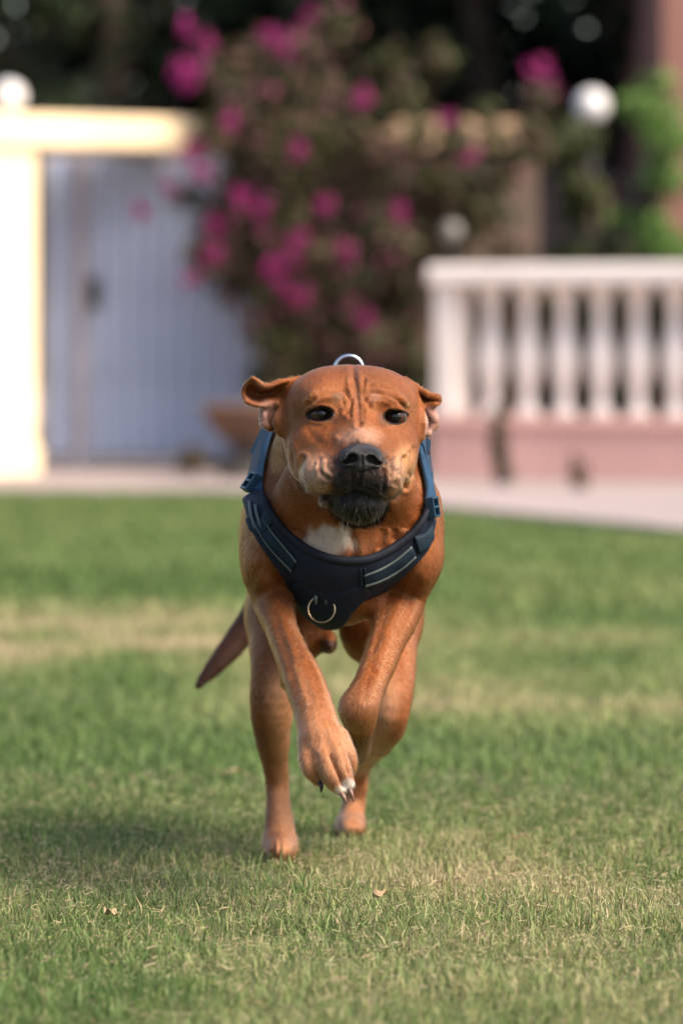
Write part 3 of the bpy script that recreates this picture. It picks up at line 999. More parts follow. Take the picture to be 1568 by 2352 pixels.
def field(P, sel=None, legs=True):
    """sel: optional per-group lists of booleans."""
    big = np.full(len(P), .25)
    s = (lambda g: None) if sel is None else (lambda g: sel[g])
    h = group_d(HEAD, P, s(0)); t = group_d(TORSO, P, s(1))
    th = big
    if h is not None and t is not None: th = smin(t, h, .03)
    elif h is not None: th = h
    elif t is not None: th = t
    for i, e in enumerate(EARS):
        if sel is None or sel[2][i]:
            th = smin(th, e.d(P), e.k)
    r = th
    if legs:
        for i, L in enumerate(LEGS):
            l = group_d(L, P, s(3 + i))
            if l is not None:
                r = np.minimum(r, smin(th, l, .03))
    for hprim in HOLES:
        r = smax(r, -hprim.d(P), .003)
    return r


def grad(P, fn, e=.0008):
    g = np.empty_like(P)
    for a in range(3):
        dv = np.zeros(3); dv[a] = e
        g[:, a] = fn(P + dv) - fn(P - dv)
    return g / (np.linalg.norm(g, axis=1)[:, None] + 1e-12)


def march(u, v, offset=0.0, y0=6.6, y1=8.1, fn=None):
    """Where sight lines through layout points meet the body (offset metres outside it); nearest point if they miss."""
    fn = fn or field
    u = np.atleast_1d(np.asarray(u, float)); v = np.atleast_1d(np.asarray(v, float))
    dr = np.stack([(u - U0) / F, np.ones_like(u), -(v - V0) / F], 1)
    y = np.full(len(u), y0); o = np.array([0, 0, CAMZ])
    best = np.full(len(u), 9.0); by = y.copy()
    live = np.arange(len(u))
    for _ in range(70):
        d = fn(o + dr[live] * y[live][:, None]) - offset
        m = live[d < best[live]]
        dm = d[d < best[live]]
        best[m] = dm; by[m] = y[m]
        go = (d > .0004) & (d < best[live] + .03) & (y[live] < y1)
        y[live] = np.where(go, y[live] + np.maximum(d * .85, .0004), y[live])
        live = live[go]
        if len(live) == 0:
            break
    P = o + dr * by[:, None]
    return P


def settle(P, offset, fn=None, it=3):
    fn = fn or field
    for _ in range(it):
        P = P - grad(P, fn) * (fn(P) - offset)[:, None] * .8
    return P


def surface_nets(fn, groups, lo, hi, h, B=16, margin=.045):
    """Mesh the zero level of fn on a sparse set of blocks. groups: primitive lists used for culling."""
    nb = np.ceil((np.array(hi) - lo) / (h * B)).astype(int)
    ii = np.stack(np.meshgrid(*[np.arange(n) for n in nb], indexing='ij'), -1).reshape(-1, 3)
    cen = lo + (ii + .5) * (h * B)
    half = h * B * .87
    pd = [np.stack([p.d(cen) for p in g], 1) if len(g) else np.zeros((len(cen), 0)) for g in groups]
    dmin = np.concatenate(pd, 1).min(1)
    cand = np.where(dmin < half * 1.3 + margin)[0]
    fc = np.full(len(cen), 9.0)
    fc[cand] = fn(cen[cand])
    act = np.where(np.abs(fc) < half * 1.5 + .004)[0]
    near = [q < np.minimum(fc, dmin)[:, None] + 2 * half + .055 for q in pd]
    loc = np.stack(np.meshgrid(*[np.arange(B + 1)] * 3, indexing='ij'), -1).reshape(-1, 3)
    tot = nb * B + 2
    cid, cpos, quads = [], [], []
    cc = np.array([[a, b, c] for a in (0, 1) for b in (0, 1) for c in (0, 1)])
    edges = [(i, j) for i in range(8) for j in range(i + 1, 8) if abs(cc[i] - cc[j]).sum() == 1]
    code = lambda g: (g[:, 0] + 1) * tot[1] * tot[2] + (g[:, 1] + 1) * tot[2] + g[:, 2] + 1
    for b in act:
        sel = [n[b] for n in near]
        base = ii[b] * B
        P = (lo + (loc + base) * h).astype(np.float32)
        d = fn(P, sel).reshape(B + 1, B + 1, B + 1)
        if d.min() > 0 or d.max() < 0:
            continue
        ins = d < 0
        # cells
        s8 = np.stack([d[a:a + B, b2:b2 + B, c:c + B] for a, b2, c in cc], -1)
        n8 = (s8 < 0).sum(-1)
        ci = np.argwhere((n8 > 0) & (n8 < 8))
        if len(ci) == 0:
            continue
        dv = s8[ci[:, 0], ci[:, 1], ci[:, 2]]
        acc = np.zeros((len(ci), 3)); cnt = np.zeros(len(ci))
        for i, j in edges:
            m = (dv[:, i] < 0) != (dv[:, j] < 0)
            t = np.where(m, dv[:, i] / np.where(m, dv[:, i] - dv[:, j], 1), 0)
            acc += np.where(m[:, None], cc[i] + t[:, None] * (cc[j] - cc[i]), 0); cnt += m
        cid.append(code(ci + base)); cpos.append(lo + (ci + base + acc / cnt[:, None]) * h)
        # edges owned by this block
        for ax in range(3):
            o1, o2 = [(1, 2), (2, 0), (0, 1)][ax]
            a = ins[:B, :B, :B]
            sl = [slice(0, B)] * 3; sl[ax] = slice(1, B + 1)
            bb = ins[tuple(sl)]
            e = np.argwhere(a != bb)
            if len(e) == 0: continue
            flip = a[e[:, 0], e[:, 1], e[:, 2]]
            e = e + base
            e1 = np.zeros(3, int); e1[o1] = 1
            e2 = np.zeros(3, int); e2[o2] = 1
            q = np.stack([code(e - e1 - e2), code(e - e2), code(e), code(e - e1)], 1)
            q[~flip] = q[~flip][:, ::-1]
            quads.append(q)
    cid = np.concatenate(cid); cpos = np.concatenate(cpos); quads = np.concatenate(quads)
    cid, first = np.unique(cid, return_index=True); cpos = cpos[first]
    ix = np.searchsorted(cid, quads)
    ix = np.clip(ix, 0, len(cid) - 1)
    ok = np.all(cid[ix] == quads, 1)
    return cpos, ix[ok]


def relax(V, Q, it=2, lam=.5):
    e = np.concatenate([Q[:, [0, 1]], Q[:, [1, 2]], Q[:, [2, 3]], Q[:, [3, 0]]])
    e = np.concatenate([e, e[:, ::-1]])
    cnt = np.bincount(e[:, 0], minlength=len(V))[:, None] + 1e-9
    for k in range(it):
        for l in (lam, -lam * 1.03):
            s = np.stack([np.bincount(e[:, 0], V[e[:, 1], a], len(V)) for a in range(3)], 1) / cnt
            V = V + l * (s - V)
    return V


def vnormals(V, Q):
    n = np.cross(V[Q[:, 2]] - V[Q[:, 0]], V[Q[:, 3]] - V[Q[:, 1]])
    out = np.zeros_like(V)
    for a in range(3):
        for c in range(4):
            out[:, a] += np.bincount(Q[:, c], n[:, a], len(V))
    return out / (np.linalg.norm(out, axis=1)[:, None] + 1e-12)


def poly_dist(u, v, pts, per=6):
    p = catmull(np.array(pts, float), per)
    best = np.full(len(u), 1e9)
    for a, b in zip(p[:-1], p[1:]):
        ab = b - a
        h = np.clip(((u - a[0]) * ab[0] + (v - a[1]) * ab[1]) / (ab @ ab + 1e-9), 0, 1)
        best = np.minimum(best, (u - a[0] - h * ab[0]) ** 2 + (v - a[1] - h * ab[1]) ** 2)
    return np.sqrt(best)


# creases and folds of the face: (points, half width, depth in mm; positive = groove, negative = ridge)
CREASES = [
    ([(811, 836), (813, 868), (820, 900), (824, 945), (826, 972)], 6, 2.6),
    ([(836, 872), (833, 900), (834, 935), (836, 962)], 4, 1.4),
    ([(806, 880), (811, 905), (808, 935), (805, 958)], 4, 1.5),
    ([(712, 926), (733, 906), (767, 896), (791, 902), (804, 924), (797, 947)], 5, 1.8),
    ([(722, 920), (742, 910), (770, 905), (786, 912), (790, 930)], 4, 1.0),
    ([(846, 934), (838, 914), (852, 904), (882, 907), (910, 919), (930, 936)], 5, 1.8),
    ([(850, 926), (856, 916), (880, 916), (905, 928)], 4, 1.0),
    ([(730, 896), (760, 886), (790, 890)], 6, .9), ([(850, 890), (880, 893), (905, 905)], 6, .9),
    ([(706, 984), (722, 1006), (742, 1018)], 7, .45), ([(892, 986), (900, 1004), (914, 1018)], 7, .4),
    ([(783, 1000), (805, 985), (826, 981), (850, 986), (868, 1002)], 6, 1.2),
    ([(697, 1052), (688, 1078), (690, 1104), (698, 1122)], 5, 3.0),
    ([(668, 1028), (675, 1065), (681, 1098)], 5, 1.6),
    ([(926, 1052), (922, 1080), (925, 1104), (930, 1120)], 5, 3.0),
    ([(950, 1030), (939, 1062), (940, 1092)], 5, 1.6),
    ([(935, 1040), (930, 1066), (936, 1090)], 4, 1.3),
    ([(722, 1066), (711, 1088), (720, 1106), (741, 1115)], 4, 1.1),
    ([(736, 1056), (733, 1072), (740, 1090), (757, 1100)], 4, .9),
    ([(757, 1050), (750, 1062), (753, 1078), (768, 1084)], 3.5, .8),
    ([(773, 1064), (764, 1082), (770, 1104)], 4, .7),
    ([(892, 1052), (898, 1080), (894, 1108)], 4, 1.3), ([(906, 1056), (911, 1084), (905, 1112)], 4, 1.2), ([(880, 1080), (884, 1104), (880, 1124)], 4, 1.2),
    ([(831, 1082), (828, 1100), (825, 1116)], 4, 1.6),
]
MOUTH = [(748, 1141), (766, 1136), (785, 1127), (805, 1119), (824, 1116), (845, 1121), (866, 1134), (884, 1149)]
EYES = [(737, 952, 25, 14, -3), (906, 958, 22.5, 14.5, 5)]


def coat_material(name='short_coat'):
    m = D.materials.new(name); m.use_nodes = True
    nt = m.node_tree; b = nt.nodes['Principled BSDF']
    a = nt.nodes.new('ShaderNodeAttribute'); a.attribute_name = 'tint'
    tc = nt.nodes.new('ShaderNodeTexCoord')
    n = nt.nodes.new('ShaderNodeTexNoise'); n.inputs['Scale'].default_value = 260; n.inputs['Detail'].default_value = 3
    mp = nt.nodes.new('ShaderNodeMapping'); mp.inputs['Scale'].default_value = (1, 1, .28)
    nt.links.new(tc.outputs['Object'], mp.inputs['Vector']); nt.links.new(mp.outputs[0], n.inputs['Vector'])
    r = nt.nodes.new('ShaderNodeMapRange'); r.inputs['From Min'].default_value = .3; r.inputs['From Max'].default_value = .7
    r.inputs['To Min'].default_value = .82; r.inputs['To Max'].default_value = 1.14
    nt.links.new(n.outputs['Fac'], r.inputs['Value'])
    mx = nt.nodes.new('ShaderNodeMix'); mx.data_type = 'RGBA'; mx.blend_type = 'MULTIPLY'; mx.inputs[0].default_value = 1
    nt.links.new(a.outputs['Color'], mx.inputs[6]); nt.links.new(r.outputs[0], mx.inputs[7])
    nt.links.new(mx.outputs[2], b.inputs['Base Color'])
    b.inputs['Roughness'].default_value = .6
    b.inputs['Specular IOR Level'].default_value = .18
    b.inputs['Sheen Weight'].default_value = .04
    b.inputs['Sheen Roughness'].default_value = .4
    b.inputs['Sheen Tint'].default_value = (1, .8, .65, 1)
    bp = nt.nodes.new('ShaderNodeBump'); bp.inputs['Strength'].default_value = .25; bp.inputs['Distance'].default_value = .0012
    nt.links.new(n.outputs['Fac'], bp.inputs['Height']); nt.links.new(bp.outputs[0], b.inputs['Normal'])
    return m


def uv_of(P):
    return U0 + P[:, 0] * F / P[:, 1], V0 - (P[:, 2] - CAMZ) * F / P[:, 1]


def make_fur(V, N, Q, C, dog, n=300000):
    """The short lying coat, as hair curves rooted in the skin."""
    a, b, c, d = (V[Q[:, i]] for i in range(4))
    area = np.linalg.norm(np.cross(c - a, d - b), axis=1) * .5
    fc = (a + b + c + d) / 4
    fu, fv = uv_of(fc)
    w = area * np.where(fc[:, 1] < 7.0, 1.0, np.where(fc[:, 1] < 7.3, .6, .35))
    w *= np.where(N[Q[:, 0], 1] > .4, .25, 1)
    keep = np.ones(len(w), bool)
    for (eu, ev, rx, rz, r) in EYES:
        keep &= (((fu - eu) / (rx + 5)) ** 2 + ((fv - ev) / (rz + 5)) ** 2 > 1) | (fc[:, 1] > 7.0)
    keep &= ((((fu - 831) / 48) ** 2 + ((fv - 1048) / 32) ** 2) > 1) | (fc[:, 1] > 7.0)
    w = w * keep; w /= w.sum()
    q = rng.choice(len(Q), n, p=w)
    s, t = rng.random((2, n, 1))
    P = a[q] * (1 - s) * (1 - t) + b[q] * s * (1 - t) + c[q] * s * t + d[q] * (1 - s) * t
    nn = N[Q[q, 0]]; col = C[Q[q, 0]]
    pu, pv = uv_of(P)
    nose = W(829, 1035, 6.80)
    headish = sstep(7.08, 6.98, P[:, 1]) * sstep(1250, 1170, pv)
    f1 = P - nose; f1 /= np.linalg.norm(f1, axis=1)[:, None]
    f2 = np.tile(np.array([0, .45, -1.0]), (n, 1)); f2[:, 0] = .2 * np.sign(P[:, 0])
    fl = f1 * headish[:, None] + f2 * (1 - headish)[:, None]
    wv = fbm(P * 22, 2) - .5
    fl[:, 0] += wv * .5
    fl = fl + rng.normal(0, .06, (n, 3))
    fl -= nn * (fl * nn).sum(1)[:, None]
    fl /= np.linalg.norm(fl, axis=1)[:, None] + 1e-9
    L = (.0031 + .0027 * (1 - headish)) * (.6 + .8 * rng.random(n))
    lift = .07 + .15 * rng.random(n)
    chin = (((pu - 832) / 50) ** 2 + ((pv - 1172) / 32) ** 2 < 1) & (P[:, 1] < 6.95)
    L = np.where(chin, L * 1.8, L); lift = np.where(chin, lift + .05, lift)
    ch = np.array([0, .1, -1.0]) + rng.normal(0, .12, (n, 3))
    ch -= nn * (ch * nn).sum(1)[:, None]
    fl = np.where(chin[:, None], ch, fl)
    p1 = P + (fl * .5 + nn * (lift * .62)[:, None]) * L[:, None]
    p2 = P + (fl + nn * (lift * .8)[:, None]) * L[:, None]
    X = np.stack([P - nn * .0003, p1, p2], 1)
    cc = col * (.88 + .24 * rng.random(n))[:, None]
    cc = np.where((chin & (rng.random(n) < .05))[:, None], np.array([.08, .075, .075]), cc)
    hc = D.hair_curves.new('fur')
    hc.add_curves([3] * n)
    hc.position_data.foreach_set('vector', X.astype(np.float32).ravel())
    r = hc.attributes.new('radius', 'FLOAT', 'POINT') if 'radius' not in hc.attributes else hc.attributes['radius']
    rad = np.tile(np.array([.00013, .00011, .00003], np.float32), n)
    r.data.foreach_set('value', rad)
    at = hc.attributes.new('tint', 'FLOAT_COLOR', 'CURVE')
    at.data.foreach_set('color', np.concatenate([cc, np.ones((n, 1))], 1).astype(np.float32).ravel())
    m = D.materials.new('hair_coat'); m.use_nodes = True
    nt = m.node_tree; nt.nodes.remove(nt.nodes['Principled BSDF'])
    h = nt.nodes.new('ShaderNodeBsdfHairPrincipled'); h.model = 'CHIANG'; h.parametrization = 'COLOR'
    h.inputs['IOR'].default_value = 1.46; h.inputs['Roughness'].default_value = .34; h.inputs['Radial Roughness'].default_value = .6
    ar = nt.nodes.new('ShaderNodeAttribute'); ar.attribute_name = 'tint'
    nt.links.new(ar.outputs['Color'], h.inputs['Color'])
    nt.links.new(h.outputs[0], nt.nodes['Material Output'].inputs['Surface'])
    hc.materials.append(m)
    o = D.objects.new('fur', hc); COL.objects.link(o)
    o.parent = dog; o.location = -dog.location
    o['kind'] = 'stuff'


def build_dog():
    gx, gyy = 0.0, 7.3
    dog = empty('dog', (gx, gyy, 0))
    tag(dog, 'red fawn dog with black muzzle running in a navy harness', 'dog')

    # eyes: find the face surface, open the lids, set the balls behind them
    eyes = []
    for (u, v, rx, rz, roll) in EYES:
        hit = march([u], [v])[0]
        eyes.append((u, v, hit))
    for (u, v, rx, rz, roll), (_, _, hit) in zip(EYES, eyes):
        HOLES.append(Ell(u, v, hit[1] - .001, rx, rz, .016, roll=roll))

    lo = np.array([-.22, 6.70, -.02]); hi = np.array([.20, 8.12, .72])
    V, Q = surface_nets(field, [HEAD, TORSO, EARS] + LEGS, lo, hi, .0020)
    V = relax(V, Q, 2)
    N = vnormals(V, Q)
    u, v = uv_of(V)
    y = V[:, 1]
    # --- creases of the face
    face = (y < 7.02) & (v < 1215) & (u > 640) & (u < 975)
    front = np.clip(-N[:, 1] * 1.6 + .15, 0, 1) * face
    disp = np.zeros(len(V))
    idx = np.where(face)[0]
    fu, fv = u[idx], v[idx]
    for pts, w, dep in CREASES:
        d = poly_dist(fu, fv, pts)
        w = w * 1.0; dep = dep * 1.5
        disp[idx] += (-dep * np.exp(-(d / w) ** 2) + .45 * dep * np.exp(-((d - 2.1 * w) / (w * 1.1)) ** 2)) * .001
    d = poly_dist(fu, fv, MOUTH)
    below = 1.0
    disp[idx] += -3.5e-3 * np.exp(-(d / 3.5) ** 2)
    muzzle = np.exp(-np.maximum(0, np.sqrt(((u - 815) / 105) ** 2 + ((v - 1100) / 62) ** 2) - .8) ** 2 / .05) * face
    wr = fbm(np.stack([u / 9, v / 22, u * 0], 1), 2) - .5
    disp += muzzle * wr * .0034
    wr2 = fbm(np.stack([u / 24, v / 24, u * 0 + 3], 1), 2) - .5
    disp += face * wr2 * .0022
    # lid rims
    for (eu, ev, rx, rz, roll) in EYES:
        q = np.sqrt(((u - eu) / (rx + 5)) ** 2 + ((v - ev) / (rz + 5)) ** 2)
        disp += .0022 * np.exp(-((q - 1.15) / .16) ** 2) * face
    V = V + N * (disp * np.where(face, front, 0))[:, None]
    # --- skin and muscle unevenness over the body
    body = ~face
    m = fbm(V * 28, 2) - .5
    V = V + N * (m * .0035 * body)[:, None]
    fr = np.clip(-N[:, 1] + .2, 0, 1) * (y < 7.2) * body
    for pts, w, dep in ([(600, 1395), (622, 1445), (645, 1510), (660, 1560)], 8, -1.6), ([(655, 1390), (668, 1440), (690, 1505)], 8, 1.8), ([(632, 1400), (645, 1450), (668, 1520)], 7, 1.2), \
            ([(572, 1345), (596, 1306), (636, 1322)], 10, 2.0), ([(640, 1330), (650, 1380), (642, 1420)], 9, 1.6), ([(612, 1340), (622, 1385)], 10, -1.6), \
            ([(900, 1330), (882, 1410), (856, 1490)], 9, 2.0), ([(955, 1335), (928, 1410), (905, 1450)], 10, 1.8), ([(930, 1360), (905, 1430), (868, 1520)], 9, -1.6), ([(860, 1520), (842, 1570), (836, 1610)], 6, 1.0), \
            ([(878, 1168), (905, 1192), (905, 1235)], 8, 3.0), ([(862, 1186), (880, 1215), (872, 1255)], 7, 2.2), ([(800, 1215), (812, 1255), (812, 1290)], 9, 2.5), ([(690, 1135), (668, 1182), (694, 1232)], 10, 2.4), ([(640, 1050), (630, 1110), (648, 1160)], 12, 2.0), \
            ([(720, 1180), (715, 1210), (735, 1240)], 8, 1.6), ([(940, 1080), (948, 1130), (930, 1180)], 10, 2.0), ([(990, 1240), (985, 1300), (960, 1340)], 10, 1.6), ([(700, 1560), (716, 1610)], 6, 1.0), ([(672, 1540), (684, 1600)], 6, 1.0):
        i2 = np.where(fr > 0)[0]
        d = poly_dist(u[i2], v[i2], pts)
        V[i2] -= N[i2] * ((dep * np.exp(-(d / w) ** 2) - .4 * dep * np.exp(-((d - 2 * w) / w) ** 2)) * .001 * fr[i2])[:, None]
    hf = (y > 7.35) & (v > 1905)
    for pts in ([(628, 1935), (627, 1975)], [(643, 1930), (643, 1978)], [(658, 1935), (659, 1975)], [(791, 1885), (790, 1925)], [(805, 1880), (805, 1925)], [(819, 1885), (820, 1925)]):
        i2 = np.where(hf)[0]
        d = poly_dist(u[i2], v[i2], pts)
        V[i2] -= N[i2] * (.004 * np.exp(-(d / 4.5) ** 2) * np.clip(-N[i2, 1], 0, 1))[:, None]
    # tendons on the reaching paw
    paw = (y < 6.93) & (v > 1560)
    for pts in ([(700, 1600), (716, 1690), (712, 1730)], [(712, 1590), (735, 1690), (748, 1745)], [(722, 1590), (760, 1690), (778, 1740)], [(735, 1590), (780, 1690), (796, 1730)]):
        i2 = np.where(paw)[0]
        d = poly_dist(u[i2], v[i2], pts)
        V[i2] += N[i2] * (.0011 * np.exp(-(d / 7) ** 2) * np.clip(-N[i2, 1], 0, 1))[:, None]
    for pts in ([(726, 1735), (734, 1765), (746, 1800)], [(758, 1735), (772, 1768), (789, 1806)], [(783, 1715), (793, 1745), (800, 1775)]):
        i2 = np.where(paw)[0]
        d = poly_dist(u[i2], v[i2], pts)
        V[i2] -= N[i2] * (.0045 * np.exp(-(d / 4) ** 2) * np.clip(-N[i2, 1], 0, 1))[:, None]
    N = vnormals(V, Q)

    # --- pigment
    n1 = fbm(V * 18, 3)[:, None]
    base = np.array([.170, .053, .0145]) * (.68 + .64 * n1)
    C = base

    def lay(C, col, mask):
        mask = np.clip(mask, 0, 1)[:, None]
        return C * (1 - mask) + np.array(col) * mask
    # paler insides of the legs and lower hind legs
    hind = (y > 7.33) & (v > 1470)
    C = lay(C, (.38, .19, .10), .75 * hind * sstep(1480, 1580, v) * sstep(.2, -.5, np.sign(u - 785) * N[:, 0] * .8 + N[:, 1] * .35))
    C = lay(C, (.36, .17, .085), .5 * (y < 6.95) * sstep(1520, 1720, v))
    C = lay(C, (.33, .15, .075), .4 * (y > 7.35) * sstep(1600, 1850, v))
    C = lay(C, (.045, .016, .008), .95 * ((y > 7.86) & (u < 660) & (v < 1650)) * sstep(660, 600, u))
    # throat and breast
    t = fbm(np.stack([u / 14, v / 26, u * 0], 1), 3)
    white = sstep(1.15, .65, np.sqrt(((u - 752) / 62) ** 2 + ((v - 1248) / 42) ** 2) + (t - .5) * .9) * (y < 7.2)
    C = lay(C, (.46, .37, .31), .85 * white)
    C = lay(C, (.48, .40, .35), .8 * sstep(1.2, .5, np.sqrt(((u - 792) / 16) ** 2 + ((v - 1222) / 40) ** 2)) * (y < 7.2))
    # face: paler cheeks and flews
    n2_ = fbm(np.stack([u / 12, v / 12, u * 0 + 4], 1), 3) - .5
    C = lay(C, (.36, .17, .085), .7 * face * sstep(1.1, .4, np.sqrt(((u - 715) / 55) ** 2 + ((v - 1075) / 55) ** 2)))
    C = lay(C, (.42, .21, .095), .7 * face * sstep(1.1, .4, np.sqrt(((u - 930) / 34) ** 2 + ((v - 1070) / 60) ** 2)))
    C = lay(C, (.34, .16, .09), .5 * face * sstep(1.1, .4, np.sqrt(((u - 826) / 55) ** 2 + ((v - 1000) / 26) ** 2)))
    C = lay(C, (.30, .19, .15), .6 * face * sstep(1.2, .3, np.sqrt(((u - 712) / 36) ** 2 + ((v - 1104) / 32) ** 2) + n2_ * .6))
    C = lay(C, (.29, .175, .12), .68 * face * sstep(1.25, .55, np.sqrt(((u - 728) / 44) ** 2 + ((v - 1092) / 46) ** 2) + n2_ * .5))
    C = lay(C, (.31, .18, .11), .65 * face * sstep(1.25, .55, np.sqrt(((u - 908) / 24) ** 2 + ((v - 1098) / 50) ** 2) + n2_ * .5))
    C = lay(C, (.30, .165, .11), .6 * face * sstep(1.2, .5, np.sqrt(((u - 826) / 60) ** 2 + ((v - 1003) / 24) ** 2) + n2_ * .5))
    spot = fbm(np.stack([u / 7, v / 7, u * 0 + 2], 1), 2)
    C = lay(C, (.10, .05, .035), .75 * face * sstep(.46, .6, spot) * sstep(1.15, .5, np.sqrt(((u - 760) / 52) ** 2 + ((v - 1072) / 44) ** 2)))
    C = lay(C, (.10, .05, .035), .7 * face * sstep(.46, .6, spot) * sstep(1.15, .5, np.sqrt(((u - 896) / 34) ** 2 + ((v - 1082) / 48) ** 2)))
    # black mask round nose, lips and chin
    n2 = fbm(np.stack([u / 10, v / 16, u * 0 + 6], 1), 3) - .5
    m1 = np.minimum(np.sqrt(((u - 829) / 60) ** 2 + ((v - 1066) / 56) ** 2), np.sqrt(((u - 824) / 74) ** 2 + ((v - 1112) / 44) ** 2)) + n2 * .55
    C = lay(C, (.010, .0085, .010), .96 * face * sstep(1.22, .72, m1))
    m2 = np.sqrt(((u - 826) / 68) ** 2 + ((v - 1158) / 56) ** 2) + n2 * .25
    C = lay(C, (.0035, .003, .0035), .99 * face * sstep(1.16, .92, m2) * sstep(1092, 1110, v))
    dl = poly_dist(u, v, MOUTH)
    C = lay(C, (.014, .011, .012), face * sstep(16, 5, dl + n2 * 8))
    C = lay(C, (.12, .07, .055), .8 * face * sstep(14, 8, np.hypot(u - 742, v - 1158)))
    hair = fbm(np.stack([u / 3.2, v / 20, u * 0 + 8], 1), 2)
    C = lay(C, (.03, .027, .027), .35 * face * sstep(.55, .72, hair) * sstep(1135, 1175, v) * sstep(60, 42, np.abs(u - 832)))
    for pts in ([(690, 1112), (705, 1131), (732, 1141), (757, 1139)], [(885, 1150), (906, 1147), (921, 1130)]):
        C = lay(C, (.05, .03, .028), .8 * (face & (y < 6.90)) * sstep(13, 3, poly_dist(u, v, pts) + n2 * 8))
    # eye rims and brow marks
    for (eu, ev, rx, rz, roll) in EYES:
        q = np.sqrt(((u - eu) / (rx + 4)) ** 2 + ((v - ev) / (rz + 4)) ** 2) + n2 * .25
        C = lay(C, (.012, .009, .009), face * sstep(1.22, 1.03, q))
        q2 = np.sqrt(((u - eu - (26 if eu < 800 else -22)) / 22) ** 2 + ((v - ev - 6) / 20) ** 2)
        C = lay(C, (.05, .025, .018), .6 * face * sstep(1.2, .4, q2))
    C = lay(C, (.10, .055, .03), .65 * face * sstep(1.1, .4, np.sqrt(((u - 772) / 20) ** 2 + ((v - 912) / 16) ** 2) + n2))
    C = lay(C, (.34, .18, .12), .5 * face * sstep(1.1, .3, np.sqrt(((u - 860) / 20) ** 2 + ((v - 914) / 14) ** 2) + n2))
    C = lay(C, (.13, .05, .028), .6 * face * sstep(9, 3, poly_dist(u, v, [(816, 845), (820, 900), (825, 960)])))
    # inside of the ears
    for (a, b, rx, rz) in ((613, 938, 22, 20), (607, 962, 16, 26), (990, 958, 22, 26), (984, 990, 16, 14)):
        C = lay(C, (.36, .20, .17), .85 * ((y < 7.0) & ~face) * sstep(1.2, .6, np.sqrt(((u - a) / rx) ** 2 + ((v - b) / rz) ** 2)))
    for pts in ([(626, 940), (616, 955), (622, 975)], [(600, 946), (604, 964)], [(978, 945), (986, 962), (984, 984)], [(992, 970), (1001, 972)]):
        C = lay(C, (.09, .035, .025), .7 * ((y < 7.0) & ~face) * sstep(6, 2, poly_dist(u, v, pts)))  # dark lines paint the shade of folds between the ear lumps
    C = lay(C, (.20, .07, .03), .5 * ((y < 7.0) & (u < 640) & (v < 940) & (v > 880)) * sstep(-.2, .3, -N[:, 1]))
    # toes
    C = lay(C, (.66, .58, .52), .95 * paw * sstep(20, 8, np.hypot(u - 800, v - 1802)))
    C = lay(C, (.60, .50, .42), .8 * paw * sstep(22, 8, np.hypot(u - 782, v - 1820)))
    C = lay(C, (.07, .04, .025), .75 * ((y > 6.96) & (v > 1655) & (v < 1760) & (y < 7.25)))  # folded paw darkened to paint the shade under the wrist
    C = lay(C, (.05, .03, .03), .85 * ((v > 1470) & (v < 1515) & (np.abs(u - 756) < 22) & (y < 7.6) & (y > 7.2)))
    coat = coat_material()
    body_o = link('body', mesh_np('body', V, Q, True, C), coat, dog)

    make_fur(V, N, Q, C, dog)
    # --- eyeballs
    for (eu, ev, rx, rz, roll), (_, _, hit) in zip(EYES, eyes):
        R = px(28, hit[1])
        c = hit + np.array([0, R + .0012, 0])
        look = np.array([.10, -1, .02]); look /= np.linalg.norm(look)
        bm = MB(); seg, rings = 32, 24
        # lathe about the gaze axis
        a1 = np.cross(look, [0, 0, 1.0]); a1 /= np.linalg.norm(a1); a2 = np.cross(a1, look)
        for i in range(rings + 1):
            th = .001 + (math.pi - .002) * i / rings
            for j in range(seg):
                ph = 2 * math.pi * j / seg
                bulge = 1 + .05 * math.exp(-(th / .55) ** 4)
                bm.v.append(c + R * bulge * (look * math.cos(th) + (a1 * math.cos(ph) + a2 * math.sin(ph)) * math.sin(th)))
        for i in range(rings):
            for j in range(seg):
                k = (j + 1) % seg
                bm.f.append((i * seg + j, i * seg + k, (i + 1) * seg + k, (i + 1) * seg + j))
        ang = np.repeat(np.linspace(0, math.pi, rings + 1), seg)
        col = np.empty((len(ang), 3))
        col[:] = (.07, .055, .05)
        col[ang < .95] = (.040, .015, .007)
        col[ang < .40] = (.003, .003, .004)
        col[(ang >= .84) & (ang < 1.02)] = (.008, .005, .004)
        fl = [f for f in bm.f]
        me = mesh_np('eye', np.array(bm.v), np.array(fl), True, col)
        link('eye', me, MATS['eye'], dog)

    # --- nose leather
    hit = march([831], [1050])[0]; Yn = hit[1]
    NOSE = [Ell(830, 1043, Yn + .004, 43, 25, .017, .006), Ell(800, 1054, Yn + .005, 21, 22, .013, .006), Ell(861, 1056, Yn + .005, 19, 22, .013, .006),
            Ell(831, 1066, Yn + .004, 24, 20, .012, .006)]
    NH = [Ell(808, 1053, Yn - .010, 13, 10, .013, roll=-20), Ell(796, 1061, Yn - .003, 12, 4.5, .010, roll=-15), Ell(853, 1056, Yn - .010, 13, 10, .013, roll=20), Ell(866, 1064, Yn - .003, 11, 4.5, .010, roll=15)]

    def nf(P, sel=None):
        d = group_d(NOSE, P)
        for hh in NH:
            d = smax(d, -hh.d(P), .003)
        uu, vv = uv_of(P)
        d = d + .0014 * np.exp(-((uu - 831) / 3.0) ** 2) * (vv > 1046)
        return d
    nlo = W(770, 1100, Yn - .03) - np.array([0, 0, 0]); nhi = W(895, 1005, Yn + .03)
    nv, nq = surface_nets(nf, [NOSE], np.minimum(nlo, nhi), np.maximum(nlo, nhi), .0011, 16, .02)
    nv = relax(nv, nq, 1)
    nn = vnormals(nv, nq)
    nv = nv + nn * ((vnoise(nv * 900) - .5) * .0005)[:, None]
    link('nose', mesh_np('nose', nv, nq, True), MATS['nose'], dog)

